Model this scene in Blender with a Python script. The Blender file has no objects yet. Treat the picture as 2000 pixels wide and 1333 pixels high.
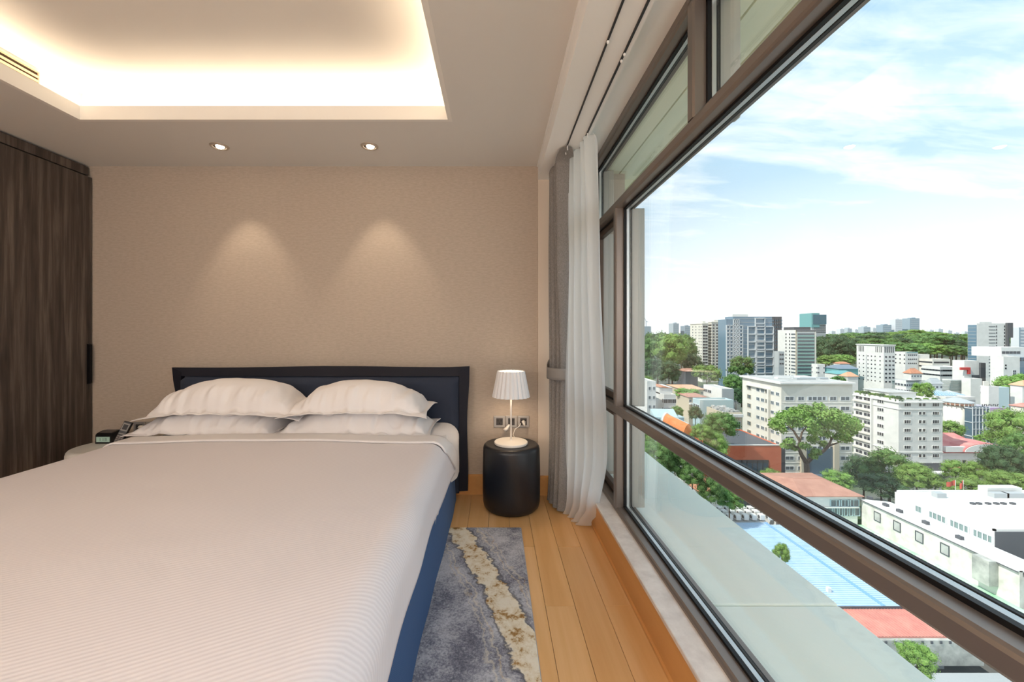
import bpy, bmesh, math, random
from mathutils import Vector, noise
random.seed(7)
SC = bpy.context.scene
COL = SC.collection
R = math.radians
# ------------------------------------------------------------------ camera, sky, sun, exposure
CZ, F, VX, VY = 1.185, 800.0, 967.0, 649.0      # eye height, focal length and vanishing point (2000 x 1333 frame)
cam_d = bpy.data.cameras.new('camera'); cam = bpy.data.objects.new('camera', cam_d); COL.objects.link(cam)
cam.location = (0, 0, CZ); cam.rotation_euler = (R(90), 0, 0)
cam_d.sensor_width = 36.0; cam_d.lens = F / 2000 * 36; cam_d.shift_x = (1000 - VX) / 2000; cam_d.shift_y = -(666.5 - VY) / 2000
cam_d.clip_start = .05; cam_d.clip_end = 12000
SC.camera = cam
SC.view_settings.view_transform = 'Standard'; SC.view_settings.look = 'None'
SC.view_settings.exposure = 0.88; SC.view_settings.gamma = 1.0; SC.view_settings.use_curve_mapping = False
SKY_STRENGTH = 2.1
SUN_ENERGY = 2.7
COVE_W, SPOT_W, LAMP_W, FILL_W = 3.1, 7.5, .9, 40.0

def srgb(r, g, b):
    f = lambda c: (c / 12.92 if c <= .04045 else ((c + .055) / 1.055) ** 2.4)
    return (f(r / 255), f(g / 255), f(b / 255), 1)

W = bpy.data.worlds.new('sky'); SC.world = W; W.use_nodes = True
nt = W.node_tree; nt.nodes.clear()
def N(nt, kind, **kw):
    n = nt.nodes.new(kind)
    for k, v in kw.items():
        if k == 'ins':
            for i, val in v.items(): n.inputs[i].default_value = val
        else: setattr(n, k, v)
    return n
def LK(nt, a, ao, b, bi): nt.links.new(a.outputs[ao], b.inputs[bi])
def ramp(nt, stops, interp='LINEAR'):
    n = nt.nodes.new('ShaderNodeValToRGB'); cr = n.color_ramp; cr.interpolation = interp
    while len(cr.elements) < len(stops): cr.elements.new(.5)
    for e, (p, c) in zip(cr.elements, stops): e.position = p; e.color = c
    return n
def M(nt, op, a=None, b=None, va=None, vb=None):
    n = nt.nodes.new('ShaderNodeMath'); n.operation = op
    if a is not None: nt.links.new(a, n.inputs[0])
    elif va is not None: n.inputs[0].default_value = va
    if b is not None: nt.links.new(b, n.inputs[1])
    elif vb is not None: n.inputs[1].default_value = vb
    return n.outputs[0]
tc = N(nt, 'ShaderNodeTexCoord')
sep = N(nt, 'ShaderNodeSeparateXYZ'); LK(nt, tc, 'Generated', sep, 0)
zz = M(nt, 'MAXIMUM', sep.outputs[2], vb=0.0)
den = M(nt, 'ADD', zz, vb=.18)
cx = M(nt, 'DIVIDE', sep.outputs[0], den); cy = M(nt, 'DIVIDE', sep.outputs[1], den)
# cloud layer: cirrus streaks over the sky dome, rotated so the streaks rise to the right
comb = N(nt, 'ShaderNodeCombineXYZ'); nt.links.new(cx, comb.inputs[0]); nt.links.new(cy, comb.inputs[1])
mp = N(nt, 'ShaderNodeMapping', ins={'Rotation': (0, 0, R(38)), 'Scale': (.75, 2.1, 1), 'Location': (.35, .2, 0)}); LK(nt, comb, 0, mp, 0)
n1 = N(nt, 'ShaderNodeTexNoise', ins={'Scale': 1.15, 'Detail': 9, 'Roughness': .6, 'Distortion': .55}); LK(nt, mp, 0, n1, 'Vector')
mp2 = N(nt, 'ShaderNodeMapping', ins={'Rotation': (0, 0, R(30)), 'Scale': (1.0, 3.2, 1)}); LK(nt, comb, 0, mp2, 0)
n2 = N(nt, 'ShaderNodeTexNoise', ins={'Scale': 2.6, 'Detail': 8, 'Roughness': .62, 'Distortion': .9}); LK(nt, mp2, 0, n2, 'Vector')
cl = M(nt, 'ADD', M(nt, 'MULTIPLY', n1.outputs[0], vb=.68), M(nt, 'MULTIPLY', n2.outputs[0], vb=.32))
cr_ = ramp(nt, [(.42, (0, 0, 0, 1)), (.64, (1, 1, 1, 1))]); nt.links.new(cl, cr_.inputs[0])
blue = ramp(nt, [(0, srgb(160, 166, 172)), (.12, srgb(126, 142, 154)), (.35, srgb(107, 132, 150)), (1, srgb(92, 122, 146))])
nt.links.new(zz, blue.inputs[0])
hz = ramp(nt, [(0.0, (1, 1, 1, 1)), (.05, (.95, .95, .95, 1)), (.30, (.12, .12, .12, 1)), (.6, (.1, .1, .1, 1))]); nt.links.new(zz, hz.inputs[0])
cm = M(nt, 'MAXIMUM', cr_.outputs[0], hz.outputs[0])
mx = N(nt, 'ShaderNodeMix', data_type='RGBA'); nt.links.new(cm, mx.inputs[0]); nt.links.new(blue.outputs[0], mx.inputs[6])
mx.inputs[7].default_value = srgb(165, 168, 171)
bg = N(nt, 'ShaderNodeBackground', ins={'Strength': SKY_STRENGTH}); LK(nt, mx, 2, bg, 0)
wo = N(nt, 'ShaderNodeOutputWorld'); LK(nt, bg, 0, wo, 0)

sun_d = bpy.data.lights.new('sun', 'SUN'); sun_d.energy = SUN_ENERGY; sun_d.angle = R(.6); sun_d.color = (1, .95, .87)
sun = bpy.data.objects.new('sun', sun_d); COL.objects.link(sun)
sun.rotation_euler = Vector((-.62, -.16, .77)).to_track_quat('Z', 'Y').to_euler()

def area(name, loc, rot, sx, sy, w, color):
    d = bpy.data.lights.new(name, 'AREA'); d.shape = 'RECTANGLE'; d.size = sx; d.size_y = sy; d.energy = w; d.color = color
    o = bpy.data.objects.new(name, d); o.location = loc; o.rotation_euler = rot; COL.objects.link(o); return o
WARM = (1.0, .79, .56)
# LED strips lying in the ceiling cove, shining up
CX0, CX1, CY0, CY1 = -2.375, -.268, -.9, 2.342          # clear opening of the cove
for nm, loc, sx, sy in (('cove_strip_back', ((CX0 + CX1) / 2, CY1 + .075, 2.455), CX1 - CX0 + .15, .03),
                        ('cove_strip_front', ((CX0 + CX1) / 2, CY0 - .075, 2.455), CX1 - CX0 + .15, .03),
                        ('cove_strip_left', (CX0 - .075, (CY0 + CY1) / 2, 2.455), .03, CY1 - CY0 + .15),
                        ('cove_strip_right', (CX1 + .075, (CY0 + CY1) / 2, 2.455), .03, CY1 - CY0 + .15)):
    area(nm, loc, (R(180), 0, 0), sx, sy, COVE_W * max(sx, sy) / 2.2, WARM)

# ------------------------------------------------------------------ materials
MATS = {}
def mat(name, col, rough=.6, metal=0., spec=.4, col2=None, nscale=8., ndetail=4, lo=.35, hi=.65, bump=0., bscale=60., stretch=None, sheen=0., emit=None, estr=0., trans=0., rnd=0.):
    """Principled material with an optional two-tone noise, noise bump and per-object brightness variation."""
    if name in MATS: return MATS[name]
    m = bpy.data.materials.new(name); m.use_nodes = True; t = m.node_tree
    b = t.nodes['Principled BSDF']
    b.inputs['Roughness'].default_value = rough; b.inputs['Metallic'].default_value = metal
    b.inputs['Specular IOR Level'].default_value = spec; b.inputs['Base Color'].default_value = col
    if sheen: b.inputs['Sheen Weight'].default_value = sheen
    if emit: b.inputs['Emission Color'].default_value = emit; b.inputs['Emission Strength'].default_value = estr
    src = None
    if col2 or bump or rnd:
        c = N(t, 'ShaderNodeTexCoord'); mpn = N(t, 'ShaderNodeMapping'); LK(t, c, 'Object', mpn, 0)
        if stretch: mpn.inputs['Scale'].default_value = stretch
    if col2:
        n = N(t, 'ShaderNodeTexNoise', ins={'Scale': nscale, 'Detail': ndetail, 'Roughness': .6}); LK(t, mpn, 0, n, 'Vector')
        r = ramp(t, [(lo, col), (hi, col2)]); LK(t, n, 0, r, 0); src = r.outputs[0]
    if rnd:
        oi = N(t, 'ShaderNodeObjectInfo'); hs = N(t, 'ShaderNodeHueSaturation')
        mr = N(t, 'ShaderNodeMapRange', ins={3: 1 - rnd, 4: 1 + rnd}); LK(t, oi, 'Random', mr, 0); LK(t, mr, 0, hs, 'Value')
        hr = N(t, 'ShaderNodeMapRange', ins={3: .5 - rnd * .05, 4: .5 + rnd * .05}); LK(t, oi, 'Random', hr, 0); LK(t, hr, 0, hs, 'Hue')
        hs.inputs['Color'].default_value = col
        if src: t.links.new(src, hs.inputs['Color'])
        src = hs.outputs[0]
    if src: t.links.new(src, b.inputs['Base Color'])
    if bump:
        n2_ = N(t, 'ShaderNodeTexNoise', ins={'Scale': bscale, 'Detail': 3}); LK(t, mpn, 0, n2_, 'Vector')
        bp = N(t, 'ShaderNodeBump', ins={'Strength': bump, 'Distance': .01}); LK(t, n2_, 0, bp, 'Height'); LK(t, bp, 0, b, 'Normal')
    if trans:
        tr = N(t, 'ShaderNodeBsdfTranslucent'); tr.inputs[0].default_value = col
        if src: t.links.new(src, tr.inputs[0])
        ms = N(t, 'ShaderNodeMixShader', ins={0: trans}); LK(t, b, 0, ms, 1); LK(t, tr, 0, ms, 2)
        LK(t, ms, 0, t.nodes['Material Output'], 0)
    MATS[name] = m
    return m

def nodes_of(m): return m.node_tree, m.node_tree.nodes['Principled BSDF']

# ------------------------------------------------------------------ mesh helpers
class MB:
    """Collects shapes in world coordinates; build() links them as ONE mesh object."""
    def __init__(s): s.v = []; s.f = []; s.mi = []; s.cur = 0
    def m(s, i): s.cur = i; return s
    def add(s, vs, fs):
        o = len(s.v); s.v += [tuple(p) for p in vs]
        for f in fs: s.f.append(tuple(i + o for i in f)); s.mi.append(s.cur)
        return s
    def box(s, x0, x1, y0, y1, z0, z1):
        vs = [(x, y, z) for z in (z0, z1) for y in (y0, y1) for x in (x0, x1)]
        return s.add(vs, [(0, 2, 3, 1), (4, 5, 7, 6), (0, 1, 5, 4), (2, 6, 7, 3), (0, 4, 6, 2), (1, 3, 7, 5)])
    def bevbox(s, x0, x1, y0, y1, z0, z1, r):
        """box with chamfered edges"""
        bm = bmesh.new(); bmesh.ops.create_cube(bm, size=1)
        for v in bm.verts: v.co = Vector(((x0 + x1) / 2 + v.co.x * (x1 - x0), (y0 + y1) / 2 + v.co.y * (y1 - y0), (z0 + z1) / 2 + v.co.z * (z1 - z0)))
        bmesh.ops.bevel(bm, geom=bm.edges[:], offset=r, segments=2, profile=.5, affect='EDGES')
        return s.bm(bm)
    def bm(s, bm):
        bm.verts.index_update(); s.add([v.co for v in bm.verts], [[v.index for v in f.verts] for f in bm.faces]); bm.free(); return s
    def quad(s, a, b, c, d): return s.add([a, b, c, d], [(0, 1, 2, 3)])
    def prism(s, pts, axis, a, b):
        """polygon pts in the plane normal to axis, extruded from a to b. axis 1: pts are (x, z); 0: (y, z); 2: (x, y)"""
        n = len(pts)
        def P3(p, w): return (p[0], w, p[1]) if axis == 1 else (w, p[0], p[1]) if axis == 0 else (p[0], p[1], w)
        vs = [P3(p, a) for p in pts] + [P3(p, b) for p in pts]
        fs = [tuple(range(n)), tuple(range(2 * n - 1, n - 1, -1))] + [(i, i + n, (i + 1) % n + n, (i + 1) % n) for i in range(n)]
        return s.add(vs, fs)
    def lathe(s, prof, cx, cy, cz, seg=48, close=True, ripple=0, nr=0):
        n = len(prof); vs = []
        for k in range(seg):
            a = 2 * math.pi * k / seg
            for r, z in prof:
                rr = r * (1 + (ripple * (abs(((k * nr / seg) % 1) * 2 - 1) - .5) if ripple else 0))
                vs.append((cx + rr * math.cos(a), cy + rr * math.sin(a), cz + z))
        fs = []
        for k in range(seg):
            k2 = (k + 1) % seg
            for i in range(n - 1): fs.append((k * n + i, k2 * n + i, k2 * n + i + 1, k * n + i + 1))
        if close:
            if prof[0][0] > 1e-6: fs.append(tuple(k * n for k in range(seg - 1, -1, -1)))
            if prof[-1][0] > 1e-6: fs.append(tuple(k * n + n - 1 for k in range(seg)))
        return s.add(vs, fs)
    def tube(s, pts, rad, seg=8):
        pts = [Vector(p) for p in pts]; n = len(pts)
        if not isinstance(rad, (list, tuple)): rad = [rad] * n
        vs = []; up = Vector((.13, .21, .97))
        for i, p in enumerate(pts):
            d = (pts[min(i + 1, n - 1)] - pts[max(i - 1, 0)]).normalized()
            a = d.cross(up)
            if a.length < .05: a = d.cross(Vector((1, 0, 0)))
            a.normalize(); b = d.cross(a)
            for k in range(seg):
                t = 2 * math.pi * k / seg; vs.append(p + (a * math.cos(t) + b * math.sin(t)) * rad[i])
        fs = [(i * seg + k, i * seg + (k + 1) % seg, (i + 1) * seg + (k + 1) % seg, (i + 1) * seg + k) for i in range(n - 1) for k in range(seg)]
        fs += [tuple(range(seg - 1, -1, -1)), tuple(range((n - 1) * seg, n * seg))]
        return s.add(vs, fs)
    def grid(s, nu, nv, fn, closed_u=False):
        o = [fn(i / (nu - (0 if closed_u else 1)), j / (nv - 1)) for j in range(nv) for i in range(nu)]
        fs = []
        for j in range(nv - 1):
            for i in range(nu if closed_u else nu - 1):
                i2 = (i + 1) % nu; fs.append((j * nu + i, j * nu + i2, (j + 1) * nu + i2, (j + 1) * nu + i))
        return s.add(o, fs)
    def build(s, name, mats, parent=None, smooth=False, angle=None, kind=None, fix=True):
        me = bpy.data.meshes.new(name)
        off = Vector(parent_loc(parent)) if parent else Vector((0, 0, 0))
        me.from_pydata([tuple(Vector(p) - off) for p in s.v], [], s.f)
        mats = mats if isinstance(mats, (list, tuple)) else [mats]
        for m_ in mats: me.materials.append(m_)
        if len(mats) > 1: me.polygons.foreach_set('material_index', s.mi)
        if fix:
            b = bmesh.new(); b.from_mesh(me); bmesh.ops.recalc_face_normals(b, faces=b.faces); b.to_mesh(me); b.free()
        if smooth: me.polygons.foreach_set('use_smooth', [True] * len(me.polygons))
        if angle: 
            me.polygons.foreach_set('use_smooth', [True] * len(me.polygons))
            me.set_sharp_from_angle(angle=R(angle))
        me.update()
        o = bpy.data.objects.new(name, me); COL.objects.link(o)
        if parent: o.parent = parent
        if kind: o['kind'] = kind
        return o
def parent_loc(p):
    v = Vector((0, 0, 0))
    while p is not None: v += p.location; p = p.parent
    return v
def thing(name, label, cat, loc=(0, 0, 0), group=None, kind=None):
    o = bpy.data.objects.new(name, None); COL.objects.link(o); o.location = loc; o.empty_display_size = .1
    if label: o['label'] = label
    if cat: o['category'] = cat
    if group: o['group'] = group
    if kind: o['kind'] = kind
    return o
def tag(o, label, cat, group=None):
    o['label'] = label; o['category'] = cat
    if group: o['group'] = group
    return o
def struct(o): o['kind'] = 'structure'; return o
def dup(root, loc, label=None, group=None):
    r = root.copy(); COL.objects.link(r); r.location = loc
    if label: r['label'] = label
    if group: r['group'] = group
    for ch in list(root.children):
        c = ch.copy(); COL.objects.link(c); c.parent = r
        for g in ch.children:
            d = g.copy(); COL.objects.link(d); d.parent = c
    return r
def P(px, py, Y): return Vector(((px - VX) * Y / F, Y, CZ - (py - VY) * Y / F))
def sstep(a, b, x):
    t = min(1, max(0, (x - a) / (b - a))); return t * t * (3 - 2 * t)
def lerp(a, b, t): return a + (b - a) * t
def pw(t, pts):
    """piecewise-linear lookup, points (t, value or tuple)"""
    for (t0, a), (t1, b) in zip(pts, pts[1:]):
        if t <= t1:
            k = (t - t0) / (t1 - t0) if t1 > t0 else 0; k = min(1, max(0, k)); k = k * k * (3 - 2 * k)
            return tuple(lerp(x, y, k) for x, y in zip(a, b)) if isinstance(a, tuple) else lerp(a, b, k)
    return pts[-1][1]

# ------------------------------------------------------------------ interior materials
WALLPAPER = mat('wallpaper', srgb(188, 174, 159), .85, spec=.2, col2=srgb(178, 164, 149), nscale=30, bump=.10, bscale=260, stretch=(1, 1, 3))
PAINT = mat('ceiling_paint', srgb(220, 218, 214), .8, spec=.2, bump=.05, bscale=40)
COVE = mat('cove_paint', srgb(232, 229, 224), .8, spec=.2)
PELMET = mat('pelmet_paint', srgb(242, 242, 240), .7, spec=.25)
def wood(name, c1, c2, c3, rough, sc, axis, spec=.4, rnd=0.):
    m = bpy.data.materials.new(name); m.use_nodes = True; t, b = nodes_of(m)
    c = N(t, 'ShaderNodeTexCoord'); mpn = N(t, 'ShaderNodeMapping'); LK(t, c, 'Object', mpn, 0)
    oi = N(t, 'ShaderNodeObjectInfo'); mm = M(t, 'MULTIPLY', oi.outputs['Random'], vb=37.)
    cb = N(t, 'ShaderNodeCombineXYZ'); t.links.new(mm, cb.inputs[0]); t.links.new(mm, cb.inputs[1]); LK(t, cb, 0, mpn, 'Location')
    s = [sc, sc, sc]; s[axis] = sc * .05; mpn.inputs['Scale'].default_value = s
    n = N(t, 'ShaderNodeTexNoise', ins={'Scale': 1., 'Detail': 6, 'Roughness': .62, 'Distortion': .3}); LK(t, mpn, 0, n, 'Vector')
    r = ramp(t, [(.3, c1), (.5, c2), (.72, c3)]); LK(t, n, 0, r, 0)
    hs = N(t, 'ShaderNodeHueSaturation'); LK(t, r, 0, hs, 'Color')
    mr = N(t, 'ShaderNodeMapRange', ins={3: 1 - rnd, 4: 1 + rnd}); LK(t, oi, 'Random', mr, 0); LK(t, mr, 0, hs, 'Value')
    LK(t, hs, 0, b, 'Base Color'); b.inputs['Roughness'].default_value = rough; b.inputs['Specular IOR Level'].default_value = spec
    bp = N(t, 'ShaderNodeBump', ins={'Strength': .08, 'Distance': .003}); LK(t, n, 0, bp, 'Height'); LK(t, bp, 0, b, 'Normal')
    MATS[name] = m; return m
FLOORWOOD = wood('floor_wood', srgb(212, 160, 100), srgb(222, 174, 116), srgb(232, 188, 136), .32, 9, 1, .5, .06)
SKIRTWOOD = wood('skirting_wood', srgb(206, 148, 88), srgb(212, 156, 94), srgb(220, 166, 104), .4, 9, 1, .45)
DARKWOOD = wood('dark_wood', srgb(52, 44, 40), srgb(80, 69, 62), srgb(122, 108, 97), .45, 26, 2, .4)
ALU = mat('bronze_aluminium', srgb(132, 122, 115), .33, metal=.55, spec=.5); ALUOUT = mat('outer_aluminium', srgb(186, 182, 174), .45, metal=.4)
ALUIN = mat('bronze_aluminium_dark', srgb(88, 72, 62), .4, metal=.6)
GASKET = mat('black_rubber', srgb(18, 18, 20), .5, spec=.3)
SPACER = mat('silver_spacer', srgb(200, 204, 204), .35, metal=.8)
MARBLE = mat('pale_marble', srgb(226, 218, 210), .25, spec=.5, col2=srgb(206, 196, 188), nscale=14, ndetail=8)
def glass_mat():
    m = bpy.data.materials.new('window_glass'); m.use_nodes = True; t = m.node_tree; t.nodes.clear()
    ge = N(t, 'ShaderNodeNewGeometry'); fr = N(t, 'ShaderNodeFresnel'); io = N(t, 'ShaderNodeMapRange', ins={3: 1.5, 4: 1 / 1.5}); LK(t, ge, 'Backfacing', io, 0); LK(t, io, 0, fr, 0)   # thin pane: same reflectance on both faces
    tr = N(t, 'ShaderNodeBsdfTransparent'); tr.inputs[0].default_value = (.965, .985, .975, 1)
    gl = N(t, 'ShaderNodeBsdfGlossy', ins={'Roughness': 0.0}); gl.inputs[0].default_value = (1, 1, 1, 1)
    ms = N(t, 'ShaderNodeMixShader'); LK(t, fr, 0, ms, 0); LK(t, tr, 0, ms, 1); LK(t, gl, 0, ms, 2)
    o = N(t, 'ShaderNodeOutputMaterial'); LK(t, ms, 0, o, 0); return m
GLASS = glass_mat()
# ------------------------------------------------------------------ the room
WY = 3.0                       # head wall
XL, XR, YB = -2.992, .68, -2.6   # left wall, inner face of the window frame, wall behind the camera
o = struct(MB().box(XL - .12, .95, WY, WY + .2, -.02, 2.86).build('wall_back', WALLPAPER))
struct(MB().box(.313, XR + .02, WY - .018, WY, 0, 2.295).build('trim_1', mat('niche_paint', srgb(214, 200, 184), .7, spec=.2)))
struct(MB().box(XL - .2, XL, YB, WY, 0, 2.86).build('wall_left', WALLPAPER))
struct(MB().box(XL - .2, .95, YB - .2, YB, -.02, 2.86).build('wall_front', WALLPAPER))
struct(MB().box(XR + .005, XR + .066, 2.945, WY, .0, 2.45).build('wall_right', PELMET))
# floor: a base and separate planks running away from the camera
fl = MB().box(XL - .2, XR + .1, YB - .2, WY + .05, -.09, -.012).build('floor', mat('floor_gap', srgb(70, 42, 20), .8)); struct(fl)
pw_ = .1285; joints = {2: [2.26, 1.06], 3: [1.77, .72], 4: [2.26, 1.02], 5: [1.772, .75], 1: [1.55, .4], 0: [2.1, .9]}
for k in range(-22, 6):
    x0 = .217 + (k - 3) * pw_; x1 = x0 + pw_
    if x1 < XL: continue
    js = joints.get(k)
    if js is None: js = [2.9 - random.random() * .9, 1.1 - random.random() * .6] if k > -8 else [1.0 + random.random()]
    ys = [YB] + sorted(js) + [WY]
    if k > -8: ys = [YB, -.4] + sorted(js) + [WY]
    for ya, yb in zip(ys, ys[1:]):
        MB().bevbox(x0 + .0007, min(x1, .603) - .0007, ya + .0007, yb - .0007, -.0119, 0, .0012).build('plank', FLOORWOOD, fl)
# ceiling with a recessed cove
ce = MB()
ZC, ZU, LIP = 2.40, 2.64, 2.478
ox0, ox1, oy0, oy1 = CX0 - .15, CX1 + .15, CY0 - .15, CY1 + .158
def ring(m, x0, x1, y0, y1, X0, X1, Y0, Y1, za, zb):
    m.box(X0, x0, Y0, Y1, za, zb); m.box(x1, X1, Y0, Y1, za, zb); m.box(x0, x1, Y0, y0, za, zb); m.box(x0, x1, y1, Y1, za, zb)
ring(ce, CX0, CX1, CY0, CY1, XL - .1, .313, YB - .1, WY + .1, ZC, ZC + .03)
ring(ce, ox0, ox1, oy0, oy1, XL - .1, .313, YB - .1, WY + .1, ZC + .03, ZU)
struct(ce.build('ceiling', PAINT))
cu = MB(); cu.box(XL - .2, .95, YB - .2, WY + .2, ZU, ZU + .22); struct(cu.build('ceiling_upper', COVE))
lp = MB(); ring(lp, CX0 + .003, CX1 - .003, CY0 + .003, CY1 - .003, CX0 - .022, CX1 + .022, CY0 - .022, CY1 + .022, ZC - .001, LIP)
struct(lp.build('trim_2', COVE))
# thin shadow gap trim where the ceiling stops at the pelmet, then the curtain pelmet and its soffit
struct(MB().box(.305, .313, YB, WY, ZC - .006, ZC).build('trim_3', PELMET))
pe = MB(); pe.box(.313, .535, YB, WY, 2.295, ZU); pe.box(.535, .75, YB, WY, 2.366, ZU)
struct(pe.build('trim_4', PELMET))
TRK = mat('dark_track', srgb(58, 58, 60), .5, metal=.3)
for x, w_, lab in ((.427, .007, 'inner curtain track, a dark line along the pelmet above the grey drape'), (.512, .008, 'outer curtain track, a dark line along the pelmet above the white sheer')):
    t = thing('curtain_track', lab, 'curtain track', (x, 1.0, 2.295))
    MB().box(x - w_ / 2, x + w_ / 2, YB, 2.9, 2.2885, 2.2948).build('rail', TRK, t)
    for yy in (1.62, 1.66) if x > .5 else (1.55,):
        MB().lathe([(.004, -.012), (.006, -.004), (.003, 0)], x, yy, 2.289, 10).build('glider', PELMET, t, smooth=True)
# baseboards
BZ = .144
bb = MB(); bb.box(XL, .313, WY - .014, WY, 0, BZ - .008); bb.box(XL, .313, WY - .010, WY, BZ - .008, BZ)
bb.box(.313, .604, WY - .034, WY - .018, 0, BZ - .012); bb.box(.313, .604, WY - .030, WY - .018, BZ - .012, BZ - .004)
struct(bb.build('baseboard_back', SKIRTWOOD))
br = MB(); br.box(.598, .64, YB, 2.966, 0, .158); br.box(.588, .598, YB, 2.966, 0, .012)
struct(br.build('baseboard_right', SKIRTWOOD))
struct(MB().bevbox(.592, .684, YB, 2.985, .158, .176, .003).build('trim_5', MARBLE))
struct(MB().box(.64, .8, YB, 2.985, -.05, .157).build('trim_6', mat('kerb_core', srgb(180, 176, 168), .8)))
# ------------------------------------------------------------------ window
GX = .742
win = thing('window_1', None, None, (XR, 1.0, .17), kind='structure')
def bar_y(prof, name, mats, y0, y1):
    return MB().prism(prof, 1, y0, y1).build(name, mats, win)
JY = 2.945
def rail_set(zc_low, zc_high, y0, y1, inner, name, up=True, down=True):
    """horizontal member: bronze body with softened inner corners, black gaskets, silver spacers and an outer cap"""
    a, b = zc_low, zc_high; c = .010
    body = [(XR, a + c), (XR + .004, a + .004), (XR + c, a), (GX - .018, a), (GX - .018, a + .006), (GX + .055, a + .006), (GX + .055, b - .006), (GX - .018, b - .006), (GX - .018, b), (XR + c, b), (XR + .004, b - .004), (XR, b - c)]
    mb = MB().prism(body, 1, y0, y1); mb.build(name, ALU, win)
    for s, z, on in ((-1, a, down), (1, b, up)):
        if not on: continue
        z_in = z + s * .010
        zz0, zz1 = min(z - s * .006, z_in), max(z - s * .006, z_in)
        g = MB(); g.box(GX - .018, GX - .006, y0, y1, zz0, zz1); g.box(GX + .016, GX + .026, y0, y1, zz0, zz1); g.build('gasket', GASKET, win)
        MB().box(GX - .003, GX + .012, y0, y1, zz0, zz1 - .001 if s > 0 else zz1).build('spacer', SPACER, win)
rail_set(1.884, 1.930, YB, JY, XR, 'transom')
rail_set(.718, .766, YB, JY, XR, 'transom')
rail_set(2.326, 2.40, YB, JY, XR, 'head_rail', up=False)
rail_set(.150, .196, YB, JY, XR, 'sill_rail', down=False)
def mull(y, z0, z1, name='mullion', w=.046):
    y0, y1 = y - w / 2, y + w / 2; c = .006
    pts = [(XR, y0 + c), (XR + c, y0), (GX - .018, y0), (GX - .018, y0 + .006), (GX + .03, y0 + .006), (GX + .03, y1 - .006), (GX - .018, y1 - .006), (GX - .018, y1), (XR + c, y1), (XR, y1 - c)]
    MB().prism(pts, 2, z0, z1).build(name, ALU, win); MB().bevbox(GX + .03, GX + .105, y0 + .004, y1 - .004, z0, z1, .004).build('outer_cap', ALUOUT, win)
    for s, yy in ((-1, y0), (1, y1)):
        a, b = sorted((yy - s * .006, yy + s * .012))
        g = MB(); g.box(GX - .018, GX - .006, a, b, z0, z1); g.box(GX + .016, GX + .026, a, b, z0, z1); g.build('gasket', GASKET, win)
        MB().box(GX - .003, GX + .012, a, b, z0, z1).build('spacer', SPACER, win)
for y in (1.43, .50, -.43, -1.36): mull(y, 1.926, 2.34)
for y in (2.335, -1.0): mull(y, .19, .72); mull(y, .764, 1.886)
mull(JY - .012, .19, .72, 'jamb', .03); mull(JY - .012, .764, 1.886, 'jamb', .03); mull(JY - .012, 1.926, 2.34, 'jamb', .03)
def pane(y0, y1, z0, z1): MB().box(GX + .004, GX + .010, y0, y1, z0, z1).build('pane', GLASS, win, fix=True)
for ya, yb in ((-2.6, -1.36), (-1.36, -.43), (-.43, .50), (.50, 1.43), (1.43, JY)): pane(ya + .01, yb - .01, 1.92, 2.336)
for ya, yb in ((-2.6, -1.0), (-1.0, 2.335), (2.335, JY)):
    pane(ya + .01, yb - .01, .764 - .004, 1.888); pane(ya + .01, yb - .01, .186, .722)
# opening sash of the narrow light beside the curtain
def sash(y0, y1, z0, z1):
    m = MB()
    for (a, b, c, d) in ((y0, y1, z1 - .045, z1), (y0, y1, z0, z0 + .045), (y0, y0 + .03, z0, z1), (y1 - .03, y1, z0, z1)):
        m.bevbox(GX - .014, GX + .022, a, b, c, d, .004)
    m.build('sash', ALUIN, win)
sash(2.36, 2.915, .768, 1.882); sash(2.36, 2.915, .198, .716)
# ------------------------------------------------------------------ ledge and slab outside
LEDGE = mat('ledge_concrete', srgb(236, 244, 234), .75, spec=.3, col2=srgb(244, 244, 234), nscale=1.4, ndetail=6, bump=.08, bscale=30)
lg = thing('ledge', None, None, (1.05, 1, .15), kind='structure')
lj = [-2.6, -1.45, -.45, .55, 1.556, 2.55, 3.6, 5.0, 6.5]
for i, (a, b) in enumerate(zip(lj, lj[1:])):
    MB().bevbox(.8, 1.305, a + .002, b - .002, -.06, .15 - (.004 if i % 2 else 0), .006).build('slab', LEDGE, lg)
SOFF = mat('soffit_paint', srgb(238, 238, 212), .8, spec=.2)
ov = thing('overhang', None, None, (1.05, 1, 2.34), kind='structure')
oj = [.76, .90, .93, 1.08, 1.11, 1.30]
for a, b in ((.755, .905), (.915, 1.06), (1.07, 1.305)):
    MB().box(a, b, YB, 6.5, 2.345, 2.9).build('panel', SOFF, ov)
MB().box(.75, 1.30, YB, 6.5, 2.36, 2.95).build('core', SOFF, ov)
struct(MB().box(.80, 1.28, YB - .1, 6.5, -.5, -.061).build('exterior_wall', LEDGE))
struct(MB().box(XR + .02, XR + .066, 3.0, 6.5, -.06, 2.36).build('exterior_wall', SOFF))
# ------------------------------------------------------------------ sliding door on the left wall
DX = -2.945
dr = thing('door_1', None, None, (DX, 1.6, 0), kind='structure')
MB().bevbox(DX - .044, DX, -.2, 2.992, .012, 2.312, .003).build('panel', DARKWOOD, dr)
h = MB(); h.box(DX, DX + .004, 2.955, 2.985, .81, 1.10); h.build('pull', mat('black_metal', srgb(26, 24, 26), .35, metal=.6), dr)
h = MB(); h.bevbox(DX + .003, DX + .022, 2.957, 2.964, .815, 1.095, .001); h.bevbox(DX + .003, DX + .01, 2.977, 2.984, .815, 1.095, .001); h.build('handle', MATS['black_metal'], dr)
pl = MB(); pl.box(XL, XL + .012, -.3, 2.985, 2.315, 2.395); pl.bevbox(XL, XL + .03, -.3, 2.985, 2.325, 2.385, .003)
struct(pl.build('trim_7', DARKWOOD))
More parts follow.
